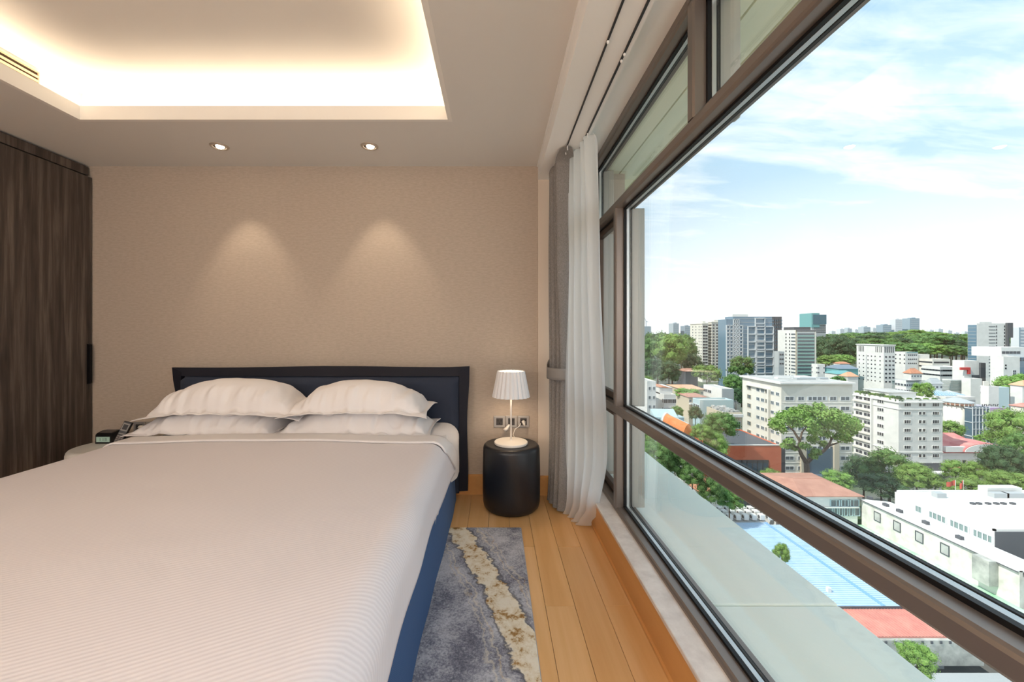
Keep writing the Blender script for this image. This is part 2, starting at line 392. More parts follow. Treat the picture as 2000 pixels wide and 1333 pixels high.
# ------------------------------------------------------------------ air slot in the cove
VENT = mat('vent_metal', srgb(212, 190, 160), .5, metal=.2)
vt = thing('air_vent', 'slotted air vent set into the lit side of the ceiling cove', 'vent', (ox0, 1.5, 2.57))
VY0, VY1 = .9, 2.26
MB().box(ox0 + .0005, ox0 + .004, VY0, VY1, 2.545, 2.615).build('backing', mat('vent_dark', srgb(60, 44, 28), .8), vt)
fr = MB(); fr.box(ox0 + .003, ox0 + .012, VY0, VY1, 2.612, 2.618); fr.box(ox0 + .003, ox0 + .012, VY0, VY1, 2.541, 2.547); fr.box(ox0 + .003, ox0 + .012, VY1 - .005, VY1, 2.547, 2.612); fr.build('frame', VENT, vt)
for zz_ in (2.566, 2.589): MB().box(ox0 + .004, ox0 + .012, VY0, VY1 - .006, zz_ - .0055, zz_ + .0055).build('slat', VENT, vt)
# ------------------------------------------------------------------ downlights
WHITEM = mat('white_enamel', srgb(238, 232, 224), .35, spec=.5)
BULB = mat('lit_lens', (1, 1, 1, 1), .5, emit=(1.0, .86, .68, 1), estr=9)
def downlight(x, y, label):
    t = thing('downlight', label, 'downlight', (x, y, ZC))
    MB().lathe([(.036, -.004), (.04, -.009), (.052, -.007), (.056, 0)], x, y, ZC, 32, close=False).build('bezel', mat('downlight_bezel', srgb(196, 184, 170), .35, metal=.5), t, smooth=True)
    MB().lathe([(.0, -.0015), (.0375, -.002)], x, y, ZC, 32, close=False).build('reflector', mat('downlight_reflector', srgb(92, 80, 68), .3, metal=.7), t, smooth=True)
    ln = MB().lathe([(.0, -.016), (.014, -.015), (.022, -.010), (.026, -.003)], x + .004, y, ZC, 24, close=False).build('lens', BULB, t, smooth=True)
    d = bpy.data.lights.new('downlight_spot', 'SPOT'); d.energy = SPOT_W; d.color = (1, .82, .63); d.spot_size = R(58); d.spot_blend = .7; d.shadow_soft_size = .02
    s = bpy.data.objects.new('downlight_spot', d); COL.objects.link(s); s.location = (x, y, ZC - .03)
    s.rotation_euler = (Vector((x, y, ZC)) - Vector((x + .02, WY - .05, 1.35))).to_track_quat('Z', 'Y').to_euler()
    return t
downlight(-1.80, 2.674, 'round recessed downlight in the ceiling strip, the one nearer the dark door')
downlight(-.819, 2.674, 'round recessed downlight in the ceiling strip, the one nearer the window')
# unseen fill lights added behind the camera to lift ceiling, walls and bed
for lx, ly, lz in ((-2.3, -1.7, 1.55), (-.2, -2.0, 1.55)):
    d = bpy.data.lights.new('fill_point', 'POINT'); d.energy = FILL_W; d.color = (1, .95, .91); d.shadow_soft_size = .14
    s = bpy.data.objects.new('fill_point', d); COL.objects.link(s); s.location = (lx, ly, lz)
for lx, ly in ((.1, -1.5), (.2, -.7)):  # added fill spots that brighten the window side of the bed
    d = bpy.data.lights.new('fill_spot', 'SPOT'); d.energy = FILL_W * .6; d.color = (1, .97, .97); d.spot_size = R(120); d.spot_blend = .8; d.shadow_soft_size = .05
    s = bpy.data.objects.new('fill_spot', d); COL.objects.link(s); s.location = (lx, ly, ZC - .03)
# ------------------------------------------------------------------ bed
NAVY = mat('navy_fabric', srgb(40, 48, 66), .7, spec=.35, bump=.3, bscale=700, sheen=.1)
NAVYD = mat('navy_piping', srgb(22, 22, 34), .65, spec=.35, bump=.2, bscale=500)
def ribbed(name, c, rough, scale, rot, strength, c2=None, dist=.002):
    m = bpy.data.materials.new(name); m.use_nodes = True; t, b = nodes_of(m)
    tcn = N(t, 'ShaderNodeTexCoord'); mpn = N(t, 'ShaderNodeMapping', ins={'Rotation': rot}); LK(t, tcn, 'Object', mpn, 0)
    wv = N(t, 'ShaderNodeTexWave', ins={'Scale': scale, 'Distortion': .25, 'Detail': 1}); LK(t, mpn, 0, wv, 0)
    r = ramp(t, [(0, c2 or c), (1, c)]); LK(t, wv, 1, r, 0); LK(t, r, 0, b, 'Base Color')
    bp = N(t, 'ShaderNodeBump', ins={'Strength': strength, 'Distance': dist}); LK(t, wv, 1, bp, 'Height'); LK(t, bp, 0, b, 'Normal')
    b.inputs['Roughness'].default_value = rough; b.inputs['Specular IOR Level'].default_value = .25
    b.inputs['Sheen Weight'].default_value = .08
    MATS[name] = m; return m
LINEN = ribbed('striped_white_cotton', srgb(230, 224, 226), .75, 26, (0, 0, R(62)), .16, srgb(224, 217, 220))
COTTON = mat('plain_white_cotton', srgb(234, 229, 228), .8, spec=.2, bump=.12, bscale=18)
BLUE = ribbed('blue_valance_fabric', srgb(62, 102, 150), .8, 62, (0, R(90), 0), .5, srgb(44, 80, 126))
bed = thing('bed', 'wide upholstered bed with dark navy headboard and blue valance, against the beige wall', 'bed', (-1.24, 1.7, 0))
# headboard: padded panel inside a flat flange that flares at the upper corners
def slab_cushion(mb, x0, x1, z0, z1, y_front, y_back, r):
    nx, nz = 60, 26
    def fn(u, v):
        x = lerp(x0, x1, u); z = lerp(z0, z1, v)
        e = min(min(u, 1 - u) * (x1 - x0), min(v + .4, 1 - v) * (z1 - z0))
        k = math.sqrt(max(0, 1 - (1 - min(1, e / r)) ** 2))
        return (x, lerp(y_back, y_front, k) + .003 * noise.noise((x * 3, z * 4, 1)), z)
    mb.grid(nx, nz, fn); return mb
slab_cushion(MB(), -2.238, -.245, .05, .878, 2.868, 2.945, .045).build('headboard', NAVY, bed, smooth=True)
MB().box(-2.225, -.258, 2.93, 2.975, .03, .86).build('headboard_back', NAVYD, bed)
def hb_flange():
    mb = MB(); pts = []
    # outline of the flange from bottom right, up, along the top and down the left side
    for z in [lerp(.055, .90, i / 12) for i in range(13)]:
        k = sstep(.55, .95, z); pts.append(((-.255, z), (-.196 + .010 * k + .004 * math.sin(z * 9), z + .04 * sstep(.8, .9, z))))
    for i in range(31):
        x = lerp(-.262, -2.222, i / 30)
        top = .938 + .004 * math.sin(x * 4.1) + .008 * sstep(-.45, -.20, x) - .004 * sstep(-1.2, -2.2, x)
        xo = lerp(-.182, -2.300, i / 30)
        pts.append(((x, .872), (xo, top)))
    for z in [lerp(.90, .055, i / 12) for i in range(13)]:
        k = sstep(.66, .92, z); pts.append(((-2.228, z), (-2.262 - .038 * k, z + .03 * sstep(.8, .9, z))))
    n = len(pts); vs = []; fs = []
    for (a, b) in pts:
        for q, yy in ((a, 2.905), (b, 2.915), (b, 2.927), (a, 2.94)): vs.append((q[0], yy + .004 * noise.noise((q[0] * 5, q[1] * 5, 3)), q[1]))
    for i in range(n - 1):
        for k in range(4): fs.append((i * 4 + k, i * 4 + (k + 1) % 4, i * 4 + 4 + (k + 1) % 4, i * 4 + 4 + k))
    fs += [(0, 1, 2, 3), (n * 4 - 1, n * 4 - 2, n * 4 - 3, n * 4 - 4)]
    mb.add(vs, fs); return mb
hb_flange().build('headboard_flange', NAVYD, bed, angle=50)
def skirt(u, v):
    # vertical valance round the bed, slightly gathered at the bottom
    z = lerp(.014, .42, v); P_ = [(-2.10, 2.86), (-2.10, .52), (-.305, .52), (-.305, 2.86)]
    L = [2.34, 1.91, 2.34]; s = u * sum(L); k = 0
    while k < 2 and s > L[k]: s -= L[k]; k += 1
    a, b = P_[k], P_[k + 1]; t = s / L[k]; x, y = lerp(a[0], b[0], t), lerp(a[1], b[1], t)
    w = .0015 * math.sin(y * 15 + x * 19) * (1 - v) + (.030 * (1 - v))
    if k == 2: x += w + .006 * math.sin(y * 3.0)
    elif k == 0: x -= w
    else: y -= w
    return (x, y, z)
MB().grid(240, 10, skirt).build('valance', BLUE, bed, smooth=True)
def drape_section(x0, x1, zt, r, hemL, hemR):
    """arc-length samples of a cloth lying over a box: (x, z)"""
    pts = []
    for i in range(9): pts.append((x0, lerp(hemL, zt - r, i / 9)))
    for i in range(9):
        a = math.pi - i / 8 * math.pi / 2; pts.append((x0 + r + r * math.cos(a), zt - r + r * math.sin(a)))
    for i in range(1, 40): pts.append((lerp(x0 + r, x1 - r, i / 40), zt))
    for i in range(9):
        a = math.pi / 2 - i / 8 * math.pi / 2; pts.append((x1 - r + r * math.cos(a), zt - r + r * math.sin(a)))
    for i in range(1, 10): pts.append((x1, lerp(zt - r, hemR, i / 9)))
    return pts
def cloth_surface(y_list, sect, extra=None):
    mb = MB(); rows = []
    for y in y_list: rows.append([(x, y if not extra else y + extra(x, y, z), z) for x, z in sect(y)])
    n = len(rows[0]); vs = [p for r_ in rows for p in r_]
    mb.add(vs, [(j * n + i, j * n + i + 1, (j + 1) * n + i + 1, (j + 1) * n + i) for j in range(len(rows) - 1) for i in range(n - 1)])
    return mb
def sheet_sect(y):
    x1 = -.294 + .042 * sstep(2.58, 2.78, y); pts = drape_section(-2.125, x1, .553, .10, .22, .21)
    return [(x + (.006 * noise.noise((y * 9, z * 6, 2)) if x > -.4 else 0), z + .005 * noise.noise((x * 4, y * 7, 5))) for x, z in pts]
cloth_surface([lerp(2.02, 2.86, i / 30) for i in range(31)], sheet_sect).build('bottom_sheet', COTTON, bed, smooth=True)
MB().bevbox(-2.105, -.30, .53, 2.86, .40, .54, .05).build('mattress', COTTON, bed)
def hem(y): return pw(y, [(.3, .375), (1.3, .362), (1.75, .345), (2.05, .31), (2.26, .225)])
def duvet_sect(y):
    e = sstep(2.12, 2.24, y)
    zt = .572 + .006 * sstep(1.9, 2.2, y) - .012 * sstep(2.215, 2.243, y)
    x1 = -.258 + .010 * math.sin(y * 2.3 + .5) - .004 * e
    zt -= .16 * (1 - sstep(.40, .56, y)) ** 2
    pts = drape_section(-2.138, x1, zt, .085 + .03 * sstep(1.2, .6, y), .37, hem(y))
    out = []
    for x, z in pts:
        dz = .010 * noise.noise((x * 1.3, y * 1.4, 8)) + .004 * noise.noise((x * 3.1, y * 3.4, 1)) + .012 * math.exp(-((x + 1.2) / .9) ** 2)
        k = 1 if x > -.36 else 0
        out.append((x + k * (.010 * noise.noise((y * 3.2, z * 2, 4)) + .03 * max(0, .45 - z) * .4), z + (dz if z > zt - .03 else 0)))
    return out
ys = [lerp(.40, 2.12, i / 60) for i in range(61)] + [lerp(2.13, 2.244, i / 16) for i in range(17)]
dv = cloth_surface(ys, duvet_sect, lambda x, y, z: .02 * noise.noise((x * 1.1, z, 3)) * sstep(1.9, 2.2, y) + (min(.56, 1.9 * max(0, 0.535 - z)) * sstep(1.85, 2.22, y) if x > -.40 else 0))
dvo = dv.build('duvet', LINEN, None, smooth=True)
so = dvo.modifiers.new('thickness', 'SOLIDIFY'); so.thickness = .012; so.offset = -1
tag(dvo, 'smooth white duvet with fine ribs spread over the bed', 'duvet')

def band_sect(y):
    back = sstep(2.34, 2.44, y)
    out = []
    for x, z in duvet_sect(min(y, 2.205)):
        k = sstep(-1.2, -.30, x); out.append((x + .009 * k - .006 * (1 - k), (z + .010 - .022 * back) if z > .5 else max(z + .004, .245)))
    return out
bd = cloth_surface([lerp(2.218, 2.44, i / 14) for i in range(15)], band_sect, lambda x, y, z: .016 * noise.noise((x * 1.1, z, 3)) + (min(.50, 1.9 * max(0, 0.535 - z)) if x > -.40 else 0))
bdo = bd.build('folded_sheet', COTTON, dvo, smooth=True)
so = bdo.modifiers.new('thickness', 'SOLIDIFY'); so.thickness = .010; so.offset = -1

def pillow(name, label, cx, cy, z0, wx, dy, th, fl, seed, base=.12, droop=.03, back=0., yaw=0.):
    nu, nv = 130, 80; rx = Vector((cx, cy, z0))
    def surf(u, v, top):
        U, V = 2 * u - 1, 2 * v - 1
        x = wx / 2 * U * (1 - .05 * (1 - V * V)); y = dy / 2 * V * (1 - .08 * (1 - U * U))
        ui = abs(x) / (wx / 2 - fl); vi = abs(y) / (dy / 2 - fl)
        a = max(0, 1 - ui ** 2.3); b = max(0, 1 - vi ** 2.3); h = (a ** .62) * (b ** .55)
        nz = noise.noise((x * 5 + seed, y * 5, seed)) * .5 + noise.noise((x * 13, y * 6 + seed, seed * 2)) * .5
        edge = max(0, 1 - abs(max(ui, vi) - .86) / .34)
        fold = .010 * nz + .034 * edge * noise.noise((x * 15 + seed, y * 5, 3.3 + seed)) + .014 * edge * noise.noise((x * 38 + seed, y * 9, seed))
        fold -= .006 * math.exp(-((max(ui, vi) - 1.0) / .035) ** 2)
        ax = abs(U) ** 4
        z = (th * h + fold) if top else (-base * th * h + fold - .003)
        z += -droop * (U * U) ** 2.0 + back * (y + dy / 2) - .014 * max(0, -V) ** 3
        c, s_ = math.cos(yaw), math.sin(yaw)
        return (cx + x * c - y * s_, cy + x * s_ + y * c, z0 + z)
    mb = MB(); mb.grid(nu, nv, lambda u, v: surf(u, v, True)); o_ = len(mb.v)
    mb.grid(nu, nv, lambda u, v: surf(u, v, False))
    E = [i for i in range(nu)] + [j * nu + nu - 1 for j in range(1, nv)] + [(nv - 1) * nu + i for i in range(nu - 2, -1, -1)] + [j * nu for j in range(nv - 2, 0, -1)]
    for a, b in zip(E, E[1:] + E[:1]): mb.f.append((a, b, b + o_, a + o_)); mb.mi.append(0)
    ob = mb.build(name, COTTON, None, smooth=True); return tag(ob, label, 'pillow', 'white pillows stacked at the headboard')
pillow('pillow', 'flattened white pillow under another, on the side by the phone', -1.76, 2.63, .592, .90, .44, .115, .03, 3.1, base=.03, droop=.008)
pillow('pillow', 'flattened white pillow under another, on the side by the lamp', -.855, 2.61, .592, .96, .44, .125, .04, 8.7, base=.03, droop=.006)
pillow('pillow', 'plump white pillow lying on top, on the side by the phone', -1.655, 2.64, .708, 1.00, .45, .178, .045, 5.2, base=.10, droop=.035)
pillow('pillow', 'plump white pillow lying on top, on the side by the lamp', -.845, 2.62, .718, .89, .45, .160, .045, 1.4, base=.10, droop=.025)
# ------------------------------------------------------------------ bedside tables
BLACK = mat('black_lacquer', srgb(30, 30, 34), .34, spec=.5, bump=.03, bscale=90)
WHITEL = mat('white_lacquer', srgb(240, 238, 232), .3, spec=.5)
def drum(label, x, y, r, h, mb_mat, taper):
    t = thing('bedside_table', label, 'bedside table', (x, y, 0))
    prof = [(r - .045, 0.0), (r - .022, .006), (r - .008, .022), (r - .002, .05), (r, .12), (r, h * .6), (r - taper, h - .03), (r - taper - .004, h - .014), (r - taper - .012, h - .004), (r - taper - .02, h - .001), (r - taper - .026, h - .001)]
    MB().lathe(prof, x, y, 0, 72).build('body', mb_mat, t, smooth=True)
    MB().lathe([(0, h - .003), (r - taper - .03, h - .003), (r - taper - .028, h - .0005), (0, h)], x, y, 0, 72, close=False).build('tabletop', mb_mat, t, angle=30)
    return t
drum('black lacquered drum bedside table under the table lamp', .11, 2.778, .194, .43, BLACK, .003)
drum('white drum bedside table between the bed and the dark door', -2.56, 2.73, .22, .43, WHITEL, .004)
# ------------------------------------------------------------------ table lamp
LX, LY, LZ = .107, 2.762, .4305
lt = thing('table_lamp', 'white table lamp with pleated shade, lit, on the black drum table', 'lamp', (LX, LY, LZ))
MB().lathe([(.108, 0), (.112, .004), (.112, .015), (.108, .019), (.02, .021), (.009, .024), (.0065, .034)], LX, LY, LZ, 64).build('base', WHITEM, lt, angle=35)
MB().lathe([(.0063, .03), (.0063, .475)], LX, LY, LZ, 16).build('stem', WHITEM, lt, smooth=True)
def shade():
    mb = MB(); seg = 22 * 10
    def pr(r):
        out = []
        for k in range(seg):
            ph = (k / 10) % 1; a = 2 * math.pi * k / seg
            f = 1 + .085 * (abs(math.sin(math.pi * ph)) - .55)
            out.append((r * f * math.cos(a), r * f * math.sin(a)))
        return out
    rows = []
    for r, z in ((.0905, .492), (.124, .318), (.121, .318), (.0875, .490)): rows += [(LX + x, LY + y, LZ + z) for x, y in pr(r)]
    fs = []
    for j in range(4):
        j2 = (j + 1) % 4
        for k in range(seg): fs.append((j * seg + k, j * seg + (k + 1) % seg, j2 * seg + (k + 1) % seg, j2 * seg + k))
    return mb.add(rows, fs)
shade().build('lamp_shade', mat('shade_ceramic', srgb(232, 232, 234), .5, spec=.4), lt, angle=50)
MB().lathe([(0, .470), (.086, .468), (.086, .472), (0, .474)], LX, LY, LZ, 48, close=False).build('diffuser', mat('lit_diffuser', (1, .95, .85, 1), .6, emit=(1, .80, .58, 1), estr=1.6), lt, smooth=True)
d = bpy.data.lights.new('table_lamp_bulb', 'POINT'); d.energy = LAMP_W; d.color = (1, .74, .48); d.shadow_soft_size = .025
s = bpy.data.objects.new('table_lamp_bulb', d); COL.objects.link(s); s.location = (LX, LY, LZ + .42)
tag(MB().tube([(LX + .01, LY + .105, LZ + .008), (LX + .03, LY + .15, LZ + .006), (.13, 2.955, .445), (.145, 2.972, .48), (.176, 2.978, .50), (.186, 2.968, .522)], .0028, 6).build('power_cord', WHITEM, None, smooth=True), 'thin white cord from the table lamp up to the socket plug', 'cord')
# ------------------------------------------------------------------ wall sockets
PLATE = mat('brushed_silver', srgb(176, 174, 172), .35, metal=.6); SOCK = mat('socket_dark', srgb(66, 62, 62), .5)
def socket(x, z, label, plug=False, group=None):
    t = thing('wall_socket', label, 'socket', (x, WY, z), group)
    MB().bevbox(x - .042, x + .042, WY - .009, WY - .0005, z - .043, z + .043, .003).build('plate', PLATE, t)
    MB().bevbox(x - .024, x + .024, WY - .012, WY - .006, z - .025, z + .025, .002).build('insert', SOCK, t)
    h_ = MB()
    for a, b in ((-.011, .008), (.011, .008), (0, -.011)): h_.box(x + a - .003, x + a + .003, WY - .0128, WY - .0118, z + b - .005, z + b + .005)
    h_.build('slot', mat('slot_black', srgb(12, 12, 12), .6), t)
for x, lab in ((.032, 'silver wall socket behind the lamp stem, the one nearest the headboard'), (.119, 'silver wall socket directly behind the lamp stem, middle of its row'), (.207, 'silver wall socket behind the lamp, holding a small white plug')): socket(x, .530, lab)
for x, lab in ((-2.60, 'silver wall socket above the white drum table, right behind the phone'), (-2.508, 'silver wall socket above the white drum table, middle of its row'), (-2.416, 'silver wall socket above the white drum table, nearest the pillow')): socket(x, .486, lab)
def plug(label, x, z, ang, ln=.032, r_=.011):
    t = thing('plug', label, 'plug', (x, WY - .014, z))
    c, s_ = math.cos(ang), math.sin(ang)
    MB().tube([(x, WY - .013, z), (x, WY - .032, z), (x + .3 * ln * c, WY - .036, z + .3 * ln * s_), (x + ln * c, WY - .038, z + ln * s_)], [r_, r_ * 1.25, r_, r_ * .5], 12).build('body', WHITEM, t, smooth=True)
    MB().lathe([(.0, 0), (r_ * 1.5, .0), (r_ * 1.5, .003), (0, .003)], x, WY - .03, z, 14, close=False).build('rim', WHITEM, t, smooth=True)
plug('small white plug pushed into the socket beside the lamp shade', .207, .532, R(-80))
plug('white adapter hanging below the socket row, beside the lamp stem', .078, .478, R(55), .045, .013)
plug('white plug in a socket just behind the phone', -2.57, .495, R(0), .05, .012)
# ------------------------------------------------------------------ alarm clock and phone on the white table
PLASTIC = mat('black_plastic', srgb(22, 21, 23), .3, spec=.5)
LCD = mat('lcd_face', srgb(160, 182, 168), .3, emit=srgb(150, 190, 172), estr=.08); INK = mat('lcd_ink', srgb(56, 72, 68), .6)
TZ = .4305
ck = thing('alarm_clock', 'small black alarm clock with pale green display on the white drum table', 'clock', (-2.645, 2.81, TZ))
x0, x1, y0, y1 = -2.70, -2.592, 2.765, 2.865
MB().prism([(y0, TZ), (y0 + .002, TZ + .058), (y0 + .012, TZ + .068), ((y0 + y1) / 2, TZ + .078), (y1 - .012, TZ + .076), (y1, TZ + .064), (y1, TZ)], 0, x0, x1).build('body', PLASTIC, ck, angle=40)
MB().prism([(y0 + .016, TZ + .0705), ((y0 + y1) / 2, TZ + .079), (y1 - .02, TZ + .0775), (y1 - .02, TZ + .0765), (y0 + .016, TZ + .0695)], 0, x0 + .012, x1 - .012).build('snooze_bar', mat('grey_plastic', srgb(92, 84, 82), .4), ck)
MB().box(x0 + .008, x1 - .010, y0 - .0012, y0 + .003, TZ + .012, TZ + .046).build('display', LCD, ck)
dg = MB(); segs = {'1': 'cf', '3': 'abdcg', '2': 'abged', '7': 'abc'}
def digit(mb, ch, x, z, w, h_, y):
    t_ = .0022
    S = {'a': (x, x + w, z + h_ - t_, z + h_), 'g': (x, x + w, z + h_ / 2 - t_ / 2, z + h_ / 2 + t_ / 2), 'd': (x, x + w, z, z + t_), 'b': (x + w - t_, x + w, z + h_ / 2, z + h_), 'c': (x + w - t_, x + w, z, z + h_ / 2), 'f': (x + w - t_, x + w, z + h_ / 2, z + h_), 'e': (x, x + t_, z, z + h_ / 2)}
    for k in segs[ch]: a, b, c, e = S[k]; mb.box(a, b, y - .0004, y, c, e)
for i, ch in enumerate('113'): digit(dg, ch, x0 + .022 + i * .021, TZ + .019, .013, .020, y0 - .0013)
dg.build('digits', INK, ck)
ph = thing('telephone', 'black cordless phone standing in its cradle on the white drum table', 'telephone', (-2.46, 2.70, TZ))
MB().bevbox(-2.515, -2.395, 2.655, 2.765, TZ, TZ + .026, .008).build('cradle', PLASTIC, ph)
MB().prism([(2.665, TZ + .024), (2.705, TZ + .055), (2.76, TZ + .06), (2.762, TZ + .02)], 0, -2.49, -2.41).build('cradle_back', PLASTIC, ph, angle=40)
from mathutils import Matrix
HM = Matrix.Translation((-2.472, 2.672, TZ + .022)) @ Matrix.Rotation(R(16), 4, 'Y') @ Matrix.Rotation(R(-17), 4, 'X') @ Matrix.Rotation(R(12), 4, 'Z')
def hbox(x0, x1, y0, y1, z0, z1, r_=0):
    m_ = MB(); (m_.bevbox(x0, x1, y0, y1, z0, z1, r_) if r_ else m_.box(x0, x1, y0, y1, z0, z1)); m_.v = [tuple(HM @ Vector(p)) for p in m_.v]; return m_
hs_ = hbox(-.024, .024, 0, .024, 0, .150, .004).build('handset', PLASTIC, ph)
hbox(-.020, .020, -.0012, .001, .088, .138).build('screen_frame', mat('phone_silver', srgb(120, 116, 112), .4, metal=.5), hs_)
hbox(-.013, .013, -.002, .001, .097, .130).build('screen', mat('phone_screen', srgb(16, 18, 26), .15), hs_)
for r_ in range(4):
    for c_ in range(3): hbox(-.018 + c_ * .0128, -.018 + c_ * .0128 + .0105, -.0018, .001, .010 + r_ * .0125, .019 + r_ * .0125).build('key', mat('phone_key', srgb(126, 118, 114), .5), hs_)
hbox(-.018, .018, -.0018, .001, .066, .072).build('key_row', MATS['phone_silver'], hs_)
# ------------------------------------------------------------------ rug
def rug_mat():
    m = bpy.data.materials.new('rug_pile'); m.use_nodes = True; t, b = nodes_of(m)
    c = N(t, 'ShaderNodeTexCoord'); sp = N(t, 'ShaderNodeSeparateXYZ'); LK(t, c, 'Object', sp, 0)
    na = N(t, 'ShaderNodeTexNoise', ins={'Scale': 3.4, 'Detail': 8, 'Roughness': .72}); LK(t, c, 'Object', na, 'Vector')
    nb = N(t, 'ShaderNodeTexNoise', ins={'Scale': 130, 'Detail': 2, 'Roughness': .7}); LK(t, c, 'Object', nb, 'Vector')
    nc = N(t, 'ShaderNodeTexNoise', ins={'Scale': 16, 'Detail': 4, 'Roughness': .6}); LK(t, c, 'Object', nc, 'Vector')
    g1 = ramp(t, [(.34, srgb(76, 78, 92)), (.45, srgb(126, 127, 139)), (.55, srgb(184, 185, 192)), (.68, srgb(212, 213, 219))])
    mixn = M(t, 'ADD', M(t, 'MULTIPLY', na.outputs[0], vb=.72), M(t, 'MULTIPLY', nb.outputs[0], vb=.30)); t.links.new(mixn, g1.inputs[0])
    # vein running from the far corner under the bed to the near right edge (rug-local metres)
    x, y = sp.outputs[0], sp.outputs[1]
    base = M(t, 'ADD', M(t, 'MULTIPLY', y, vb=.355), vb=-.013 - 0.0)          # x + .355 y + offset = 0 on the vein
    curve = M(t, 'MULTIPLY', M(t, 'MULTIPLY', y, y), vb=.10)
    s_ = M(t, 'ADD', M(t, 'ADD', M(t, 'ADD', x, base), curve), vb=0)
    s_ = M(t, 'ADD', s_, M(t, 'MULTIPLY', M(t, 'SUBTRACT', nc.outputs[0], vb=.5), vb=.085))
    ne = N(t, 'ShaderNodeTexNoise', ins={'Scale': 7, 'Detail': 5, 'Roughness': .65}); mpe = N(t, 'ShaderNodeMapping', ins={'Location': (7.3, 2.2, 0)}); LK(t, c, 'Object', mpe, 0); LK(t, mpe, 0, ne, 'Vector')
    a_ = M(t, 'ADD', M(t, 'MULTIPLY', M(t, 'ABSOLUTE', s_), vb=.84), M(t, 'MULTIPLY', M(t, 'SUBTRACT', ne.outputs[0], vb=.5), vb=.10))
    band = ramp(t, [(.0, (1, 1, 1, 1)), (.050, (1, 1, 1, 1)), (.056, (0, 0, 0, 1)), (.092, (0, 0, 0, 1)), (.096, (.8, .8, .8, 1)), (.103, (0, 0, 0, 1)), (.118, (0, 0, 0, 1)), (.122, (.6, .6, .6, 1)), (.128, (0, 0, 0, 1))]); t.links.new(a_, band.inputs[0])
    out = ramp(t, [(.0, (0, 0, 0, 1)), (.048, (0, 0, 0, 1)), (.055, (1, 1, 1, 1)), (.068, (0, 0, 0, 1))]); t.links.new(a_, out.inputs[0])
    cream = ramp(t, [(.46, srgb(236, 228, 210)), (.56, srgb(222, 208, 180)), (.62, srgb(176, 138, 88)), (.70, srgb(126, 90, 50))])
    nd = N(t, 'ShaderNodeTexNoise', ins={'Scale': 13, 'Detail': 5, 'Roughness': .72}); 
    mpd = N(t, 'ShaderNodeMapping', ins={'Location': (3.1, 1.7, 0)}); LK(t, c, 'Object', mpd, 0); LK(t, mpd, 0, nd, 'Vector')
    t.links.new(M(t, 'ADD', M(t, 'MULTIPLY', nd.outputs[0], vb=.9), M(t, 'MULTIPLY', nb.outputs[0], vb=.14)), cream.inputs[0])
    m1 = N(t, 'ShaderNodeMix', data_type='RGBA'); t.links.new(out.outputs[0], m1.inputs[0]); t.links.new(g1.outputs[0], m1.inputs[6]); m1.inputs[7].default_value = srgb(84, 84, 92)
    m2 = N(t, 'ShaderNodeMix', data_type='RGBA'); t.links.new(band.outputs[0], m2.inputs[0]); t.links.new(m1.outputs[2], m2.inputs[6]); t.links.new(cream.outputs[0], m2.inputs[7])
    t.links.new(m2.outputs[2], b.inputs['Base Color']); b.inputs['Roughness'].default_value = .9; b.inputs['Specular IOR Level'].default_value = .15
    bp = N(t, 'ShaderNodeBump', ins={'Strength': .6, 'Distance': .006}); t.links.new(M(t, 'ADD', M(t, 'MULTIPLY', nb.outputs[0], vb=1.), M(t, 'MULTIPLY', band.outputs[0], vb=.5)), bp.inputs['Height']); LK(t, bp, 0, b, 'Normal')
    return m
RUG0 = (-.017, 1.892)
rg = thing('rug', 'grey rug with cream and gold vein pattern beside the bed', 'rug', (RUG0[0], RUG0[1], 0))
MB().bevbox(-.50, .155, .62, 2.46, .0005, .012, .004).build('pile', rug_mat(), rg)
MB().box(.153, .1575, .62, 2.46, .0005, .008).build('bound_edge', mat('rug_edge', srgb(168, 168, 172), .9), rg)
# ------------------------------------------------------------------ curtains
GREYF = mat('grey_drape_fabric', srgb(150, 147, 145), .9, spec=.15, col2=srgb(124, 121, 119), nscale=240, bump=.2, bscale=500, stretch=(1, 1, .4))
def sheer_mat():
    m = mat('sheer_voile', srgb(250, 250, 249), .9, spec=.05, trans=.72)
    t = m.node_tree; om = t.nodes['Material Output']; src = om.inputs[0].links[0].from_node
    tr = N(t, 'ShaderNodeBsdfTransparent'); ms = N(t, 'ShaderNodeMixShader', ins={0: .14}); LK(t, src, 0, ms, 1); LK(t, tr, 0, ms, 2); LK(t, ms, 0, om, 0); return m
SHEER = sheer_mat()
def curtain(mb, zs, A, B, amp, npl, nu, seed, zjit=None, sharp=1.0):
    def fn(u, v):
        t = v; z = pw(t, zs); a = pw(t, A); b = pw(t, B); am = pw(t, amp)
        dx, dy = b[0] - a[0], b[1] - a[1]; L = math.hypot(dx, dy); nx_, ny_ = -dy / L, dx / L
        w = u + .05 * noise.noise((u * 5, t * 1.2, seed)) + .03 * noise.noise((u * 11, t * 2.5, seed + 4))
        ph = w * npl * 2 * math.pi
        o_ = am * (math.sin(ph) + .28 * math.sin(2 * ph + .8 + t) + .35 * noise.noise((u * 9, t * 3, seed + 9)))
        sl = am * .5 * math.cos(ph * 1.0)
        zz = z + (zjit(u, v) if zjit else 0)
        return (a[0] + dx * u + nx_ * o_ + dx / L * sl, a[1] + dy * u + ny_ * o_ + dy / L * sl, zz)
    return mb.grid(nu, 70, fn)
dr_ = thing('curtain', 'grey drape tied back in the corner beside the window', 'curtain', (.42, 2.7, 0))
